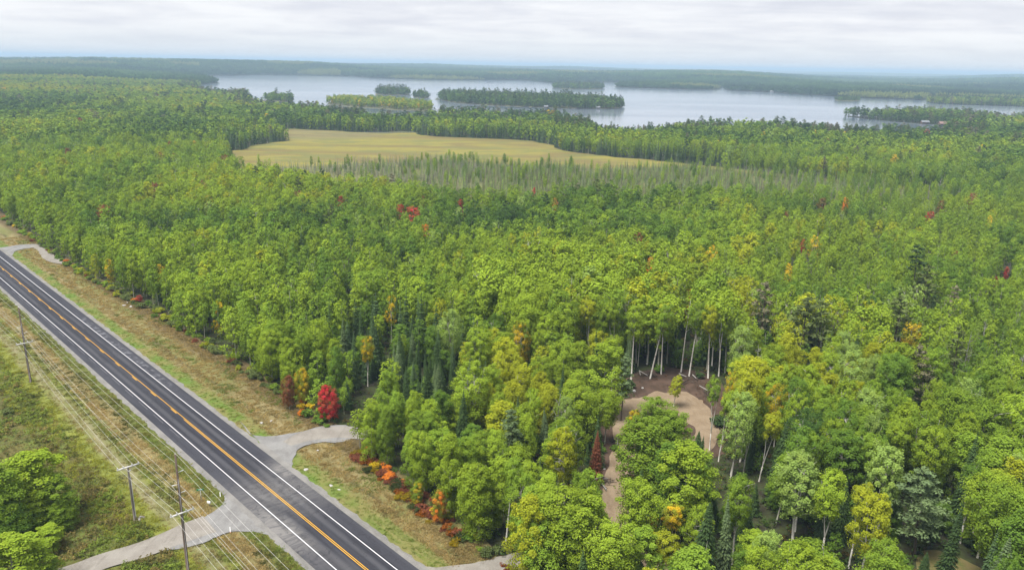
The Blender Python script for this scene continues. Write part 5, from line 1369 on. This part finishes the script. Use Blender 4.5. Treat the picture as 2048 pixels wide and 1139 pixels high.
# ------------------------------------------------------------------ cabins round the lake
M_WALLW = mat('white_siding', flat((0.27, 0.27, 0.26), 0.05)); M_WALLB = mat('brown_siding', flat((0.16, 0.10, 0.07), 0.1)); M_ROOFP = mat('pale_metal_roof', flat((0.19, 0.20, 0.21), 0.08), 0.5); M_ROOFR = mat('reddish_roof', flat((0.26, 0.16, 0.14), 0.1)); M_PANE = mat('window_glass', flat((0.03, 0.04, 0.05), 0.1), 0.1, 0.5); M_PLANK = mat('dock_planks', flat((0.33, 0.31, 0.28), 0.15))
def cabin(px, py, L, W_, wall, roof, label, z=0.6, turn=0.0):
    b = G(px, py, z)
    z = max(z, float(hgt(np.array([b[0]]), np.array([b[1]]))[0]))
    for _ in range(8):
        b = G(px, py, z); z = 0.5 * z + 0.5 * max(0.6, float(hgt(np.array([b[0]]), np.array([b[1]]))[0]) + (9 if py < 183 else 0))
    b = G(px, py, z)
    o = link('cabin', None, None, label, 'cabin', 'cabins round the lake', loc=(b[0], b[1], z)); o.rotation_euler.z = turn
    m = MB().box((0, 0, 1.3), (L, W_, 2.7)); h = 2.65; rh = W_ * 0.32
    for s in (-1, 1): m.tri((s * L / 2, -W_ / 2, h), (s * L / 2, W_ / 2, h), (s * L / 2, 0, h + rh))
    m.build('wall', wall, o)
    r = MB()
    for s in (-1, 1):
        e = 0.45
        a = [(-L / 2 - e, s * (W_ / 2 + e), h - e * rh / (W_ / 2)), (L / 2 + e, s * (W_ / 2 + e), h - e * rh / (W_ / 2)), (L / 2 + e, 0, h + rh + .02), (-L / 2 - e, 0, h + rh + .02)]
        r.quad(*[(x, y, zz + 0.18) for x, y, zz in a]); r.quad(*[(x, y, zz + 0.03) for x, y, zz in a[::-1]])
        r.quad(a[0], a[1], (a[1][0], a[1][1], a[1][2] + .18), (a[0][0], a[0][1], a[0][2] + .18))
    rf = r.build('roof', roof, o); MB().box((L * .2, 0.5, h + rh + .3), (0.7, 0.7, 1.3)).build('chimney', M_WALLB, rf)
    for x in (-L * .3, L * .3):
        MB().box((x, -W_ / 2 - .02, 1.5), (1.3, 0.06, 1.1)).build('window', M_PANE, o)
    MB().box((0, -W_ / 2 - .02, 1.05), (0.95, 0.06, 2.05)).build('door', M_ROOFR, o)
for a in ((1849, 247.5, 11, 7, M_WALLB, M_ROOFP, 'pale roofed cabin at the end of the bay, left of the red roofed one'), (1885, 250.5, 11, 8, M_WALLB, M_ROOFR, 'red brown roofed cabin at the end of the bay'),
          (1731, 236, 5, 4, M_WALLW, M_WALLW, 'small white boathouse on the shore behind the two big pines'), (478, 194.5, 9, 7, M_WALLW, M_ROOFP, 'white cabin at the tip of the point next to the sandy spit'),
          (1092, 216.0, 7, 5, M_WALLW, M_ROOFP, 'white hut on the near shore of the long island'), (1196, 217.5, 7, 5, M_WALLW, M_ROOFP, 'small white hut near the right tip of the long island'),
          (1545, 184.6, 16, 10, M_WALLW, M_ROOFP, 'white house on the far shore, alone'), (1828, 166.5, 11, 7, M_WALLW, M_ROOFP, 'far white house, leftmost of three on the wooded hill'), (1840, 167, 11, 7, M_WALLW, M_ROOFP, 'far white house, middle of three on the wooded hill'), (1854, 167, 11, 7, M_WALLW, M_ROOFP, 'far white house, rightmost of three on the wooded hill')):
    cabin(*a)
for px, py, L, lb in ((1843, 249.8, 14, 'grey dock in front of the pale roofed cabin'), (1870, 252.0, 12, 'grey dock in front of the red roofed cabin'), (1150, 217.6, 14, 'short dock on the near shore of the long island'), (815, 222.0, 18, 'low dock at the right end of the green and yellow island')):
    b = G(px, py); o = link('dock', None, None, lb, 'dock', 'docks on the lake', loc=(b[0], b[1], 0.25)); o.rotation_euler.z = R(20)
    MB().box((0, 0, 0.55), (L, 2.2, 0.16)).build('deck', M_PLANK, o)
    for x in (-L * .45, 0, L * .45):
        for y in (-0.95, 0.95): MB().tube([(x, y, -0.9), (x, y, 0.9)], 0.12, 6).build('post', M_POLE2, o)

# ------------------------------------------------------------------ shrubs at the wood's edge, in the clearing and on the meadow
def shrubs():
    rng = np.random.default_rng(404); L = []
    for s in np.arange(74, 430, 1.7):
        if 121 < s < 134 and rng.random() < 0.9: continue
        s = s + rng.uniform(-.8, .8); t = float(edge_t(s)) + rng.uniform(-1.2, 2.0)
        warm = np.interp(s, [84, 92, 118, 126, 150, 175], [0.35, 0.95, 0.95, 0.5, 0.45, 0.12])
        tn = rng.choice(['golden', 'orange', 'russet', 'russet']) if rng.random() < warm else rng.choice(['olive', 'mid green', 'bright green', 'yellowish green'], p=[.35, .25, .25, .15])
        L.append((s, t, rng.uniform(0.8, 1.9) * (0.8 if tn in ('golden', 'orange', 'russet') else 1), rng.uniform(0.7, 1.25), tn, 'at the foot of the verge trees', 'driveway', DRIVE))
    for s in np.arange(84, 120, 0.62):
        tn = rng.choice(['russet', 'orange', 'golden', 'russet', 'olive']); L.append((s + rng.uniform(-.3, .3), float(edge_t(s)) + rng.uniform(-2.6, -0.2), rng.uniform(0.45, 1.15), rng.uniform(1.0, 1.9), tn, 'in the rusty fringe of the lower verge', 'driveway', DRIVE))
    for k in range(26):
        s, t = rng.uniform(118, 235), -rng.uniform(24, 44)
        if s < 128 and t > -40: s += 14
        L.append((s, t, rng.uniform(0.5, 1.3), rng.uniform(0.9, 1.6), rng.choice(['olive', 'mid green', 'russet', 'deep green'], p=[.45, .2, .15, .2]), 'on the weedy meadow', 'short pole', RF(125.6, -21.2)))
    for px, py in ((1180, 870), (1196, 905), (1270, 990), (1282, 1010), (1440, 850), (1445, 880), (1255, 775), (1320, 745), (1400, 755), (1230, 900), (1290, 940), (1310, 960), (1180, 975), (1300, 1040), (1840, 1090), (1950, 1100), (1930, 1085), (1470, 830)):
        b = G(px, py); s, t = st_of(b[0], b[1])
        L.append((s, t, rng.uniform(1.0, 2.4), rng.uniform(0.8, 1.2), rng.choice(['dark green', 'mid green', 'olive', 'bright green']), 'by the clearing and its track', 'turnaround', TURNC))
    cls = {}
    for k, q in enumerate(L):
        p = RF(q[0], q[1]); sz = 'tall' if q[2] > 1.5 else 'low' if q[2] < 1.0 else 'rounded'
        cls.setdefault((sz, q[4], q[5], q[6]), []).append((math.hypot(p[0] - q[7][0], p[1] - q[7][1]), k))
    lab = {}
    for (sz, tn, zp, lm), M_ in cls.items():
        M_.sort()
        for r, (_, k) in enumerate(M_, 1):
            lab[k] = f'{sz} {tn} shrub {zp}' + ('' if len(M_) == 1 else f', {ordinal(r)} nearest the {lm}')
    for k, (s, t, h, w, tn, zp, lm, lp) in enumerate(L):
        tm, cm, _, hp = LIB[('shrub', 'near')][k % 3]; p = RF(s, t, 0.05)
        o = link('shrub', None, None, lab[k], 'shrub', 'shrubs', loc=tuple(p)); o.rotation_euler.z = rng.uniform(0, 6.28); sc = h / hp; o.scale = (w * sc * 1.1, w * sc * 1.1, sc)
        link('stem', tm, o); c = link('foliage', cm, o); c['tint'] = [float(v) for v in TC[TN.index(tn)] * rng.uniform(0.85, 1.1) * ((0.36 if tn != 'russet' else 0.75) if 'fringe' in zp else 1)]
shrubs()

# ------------------------------------------------------------------ grass, weeds and undergrowth
def tuft(rng, n, h, w, lean):
    V, F, K = [], [], []
    for k in range(n):
        a = rng.uniform(0, 6.283); p = np.r_[rng.normal(size=2) * w, 0]; d = np.array([math.cos(a), math.sin(a), 0]); sd = np.array([-d[1], d[0], 0]) * 0.035 * h / 0.5
        hh = h * rng.uniform(0.6, 1.2); tip = p + d * lean * hh + np.array([0, 0, hh]); md = p + d * lean * hh * .3 + np.array([0, 0, hh * .6]); o = len(V)
        V += [p - sd, p + sd, md + sd * .8, tip, md - sd * .8]; F.append((o, o + 1, o + 2, o + 3)); F.append((o, o + 3, o + 4, o + 4)); K += [rng.random()] * 2
    V = np.array(V); F4 = np.array([f for f in F if f[2] != f[3]]); F3 = np.array([f[:3] for f in F if f[2] == f[3]])
    n4 = len(F4)
    return mesh('tuft', V, [F4, F3], M_BLADE, attrs={'clump': ('FACE', 'FLOAT', np.array(K[::2] + K[1::2]))})
def weed(rng, n, r, h, sz):
    C = np.c_[rng.normal(size=(n, 2)) * r * .5, rng.uniform(0.3, 0.9, n) * h]
    V, F, K = cards(C, np.full((n, 3), r * .4), 7, sz, rng, 0.8, 0.1, 0.5)
    return mesh('weed', V, F, M_BLADE, attrs={'clump': ('FACE', 'FLOAT', K)})
def ground_cover():
    rng = np.random.default_rng(808)
    tufts = [tuft(rng, 22, 0.30, 0.24, 0.8) for _ in range(4)]; weeds = [weed(rng, 5, 0.55, 0.6, 0.13) for _ in range(4)]
    tan, green, br, lime, dk = np.array((0.32, 0.255, 0.125)), np.array((0.145, 0.20, 0.042)), np.array((0.20, 0.165, 0.075)), np.array((0.25, 0.27, 0.048)), np.array((0.085, 0.10, 0.03))
    def scat(n, s0, s1, t0, t1, power=1.6):
        s = s0 + (s1 - s0) * rng.random(n) ** power; t = t0 + (t1 - t0) * rng.random(n); return s, t
    def free(s, t):
        p = U2[None] * s[:, None] + N2[None] * (t + T0)[:, None]; ok = np.ones(len(s), bool)
        for m_ in MOUTHS: ok &= ~inside(m_, p[:, 0], p[:, 1])
        for l, w in RIBBONS: ok &= dist_poly(l, p[:, 0], p[:, 1], False) > w + 0.25
        return ok
    # right verge
    s, t = scat(9000, 74, 380, 7.4, 23.0); et = edge_t(s)
    ok = (t < et + 0.5) & free(s, t); s, t, et = s[ok], t[ok], et[ok]
    q = vnoise(s * 0.3, t, 2.5, 3); r = rng.random(len(s))
    ti = np.where((t < 10.5)[:, None], green, tan); ti = np.where(((t > et - 3.2) & (r < 0.6))[:, None], br, ti); ti = np.where(((q > 0.66) & (r < 0.6))[:, None], green * .9, ti); ti = np.where(((q < 0.25) & (r < 0.5))[:, None], br, ti)
    T_ = [(s, t, ti * rng.uniform(0.75, 1.2, len(s))[:, None], rng.uniform(0.5, 1.1, len(s)) * np.where(t < 10.5, 0.55, 1))]
    # left strip
    s, t = scat(9000, 84, 330, -26, -7.2); ok = free(s, t); s, t = s[ok], t[ok]
    q = vnoise(s * 0.3, t, 2.5, 5); r = rng.random(len(s)); a = -t
    ti = np.where(((a < 9.8) | ((a > 13.8) & (a < 17)))[:, None], np.where((r < 0.5)[:, None], green, np.array((0.19, 0.185, 0.055))), tan); ti = np.where((a > 18.2)[:, None], lime, ti); ti = np.where(((q > 0.62) & (r < .6))[:, None], dk, ti)
    k = (np.abs(a - 16.6) > 1.2) | (rng.random(len(s)) < 0.35); ti = np.where((np.abs(a - 16.6) < 1.4)[:, None], np.array((0.25, 0.225, 0.11)), ti); s, t, ti = s[k], t[k], ti[k]
    T_.append((s, t, ti * rng.uniform(0.75, 1.2, len(s))[:, None], rng.uniform(0.5, 1.1, len(s))))
    s, t, ti, sc = (np.concatenate(x) for x in zip(*T_)); p = U2[None] * s[:, None] + N2[None] * (t + T0)[:, None]
    z = side_z(s, t) - 0.03
    stuff('grass', 'tall tan and green grass on the verges beside the road', 'grass', np.c_[p, z], np.c_[sc * 1.5, sc * 1.5, sc], rng.uniform(0, 6.28, len(s)), ti, rng.integers(0, 4, len(s)), tufts)
    s, t = scat(8000, 108, 320, -60, -20.5, 1.8)
    p = U2[None] * s[:, None] + N2[None] * (t + T0)[:, None]
    ok = free(s, t); s, t, p = s[ok], t[ok], p[ok]
    q = vnoise(p[:, 0], p[:, 1], 7, 7); q2 = vnoise(p[:, 0], p[:, 1], 2.5, 8); r = rng.random(len(s))
    ti = np.where((q > 0.55)[:, None], np.array((0.13, 0.175, 0.032)), np.array((0.13, 0.115, 0.04))); ti = np.where(((q2 > 0.68) & (r < 0.6))[:, None], np.array((0.17, 0.14, 0.05)), ti); ti = np.where(((q2 < 0.28) & (r < .7))[:, None], dk, ti)
    sc = rng.uniform(0.55, 1.3, len(s)) * (0.7 + 0.8 * q)
    keep = rng.random(len(s)) < np.clip(1.5 - np.abs(q - 0.5) * 0.6, 0, 1)
    stuff('weeds', 'rough brown and green weeds over the meadow by the power line', 'weeds', np.c_[p, side_z(s, t) - 0.05], np.c_[sc, sc, sc * rng.uniform(.6, 1.3, len(s))], rng.uniform(0, 6.28, len(s)), ti * rng.uniform(0.8, 1.2, len(s))[:, None], rng.integers(0, 4, len(s)), weeds)
    # undergrowth under the near trees
    n = 9000; r_ = np.sqrt(rng.uniform(70 ** 2, 260 ** 2, n)); a = rng.uniform(-R(40), R(40), n); x, y = r_ * np.sin(a), r_ * np.cos(a); s, t = st_of(x, y)
    ok = (t > edge_t(s) + 0.6) & (dist_poly(TRACK, x, y, False) > 3.4) & ~inside(TURN, x, y) & (dist_poly(SPUR, x, y, False) > 3)
    ok &= free(s, t); ins = inside(slash, x, y); ok &= ~(ins & (rng.random(n) < 0.6))
    x, y, ins = x[ok], y[ok], ins[ok]; ti = np.where((rng.random(len(x)) < 0.75)[:, None], np.array((0.05, 0.085, 0.02)), np.array((0.10, 0.075, 0.025))); ti = np.where((ins & (rng.random(len(x)) < .7))[:, None], np.array((0.10, 0.055, 0.032)), ti); sc = rng.uniform(0.9, 2.2, len(x)) * np.where(ins, 0.6, 1)
    stuff('undergrowth', 'low leafy undergrowth on the floor of the near wood', 'undergrowth', np.c_[x, y, np.zeros(len(x))], np.c_[sc, sc, sc * .8], rng.uniform(0, 6.28, len(x)), ti * rng.uniform(.7, 1.2, len(x))[:, None], rng.integers(0, 4, len(x)), weeds)
ground_cover()

# ------------------------------------------------------------------ haze over the whole place; the sky lies outside it
hz = MB().box((0, 11000, 54), (44000, 44000, 112))
hm = bpy.data.materials.new('haze'); hm.use_nodes = True
T = NT(hm.node_tree); out = T.n('ShaderNodeOutputMaterial'); pv = T.n('ShaderNodeVolumePrincipled')
pv.inputs['Color'].default_value = (0.57, 0.78, 0.98, 1); pv.inputs['Density'].default_value = 0.000145; pv.inputs['Anisotropy'].default_value = 0.0
T.put(out.inputs['Volume'], pv.outputs[0])
hz.build('haze', hm, kind='stuff')
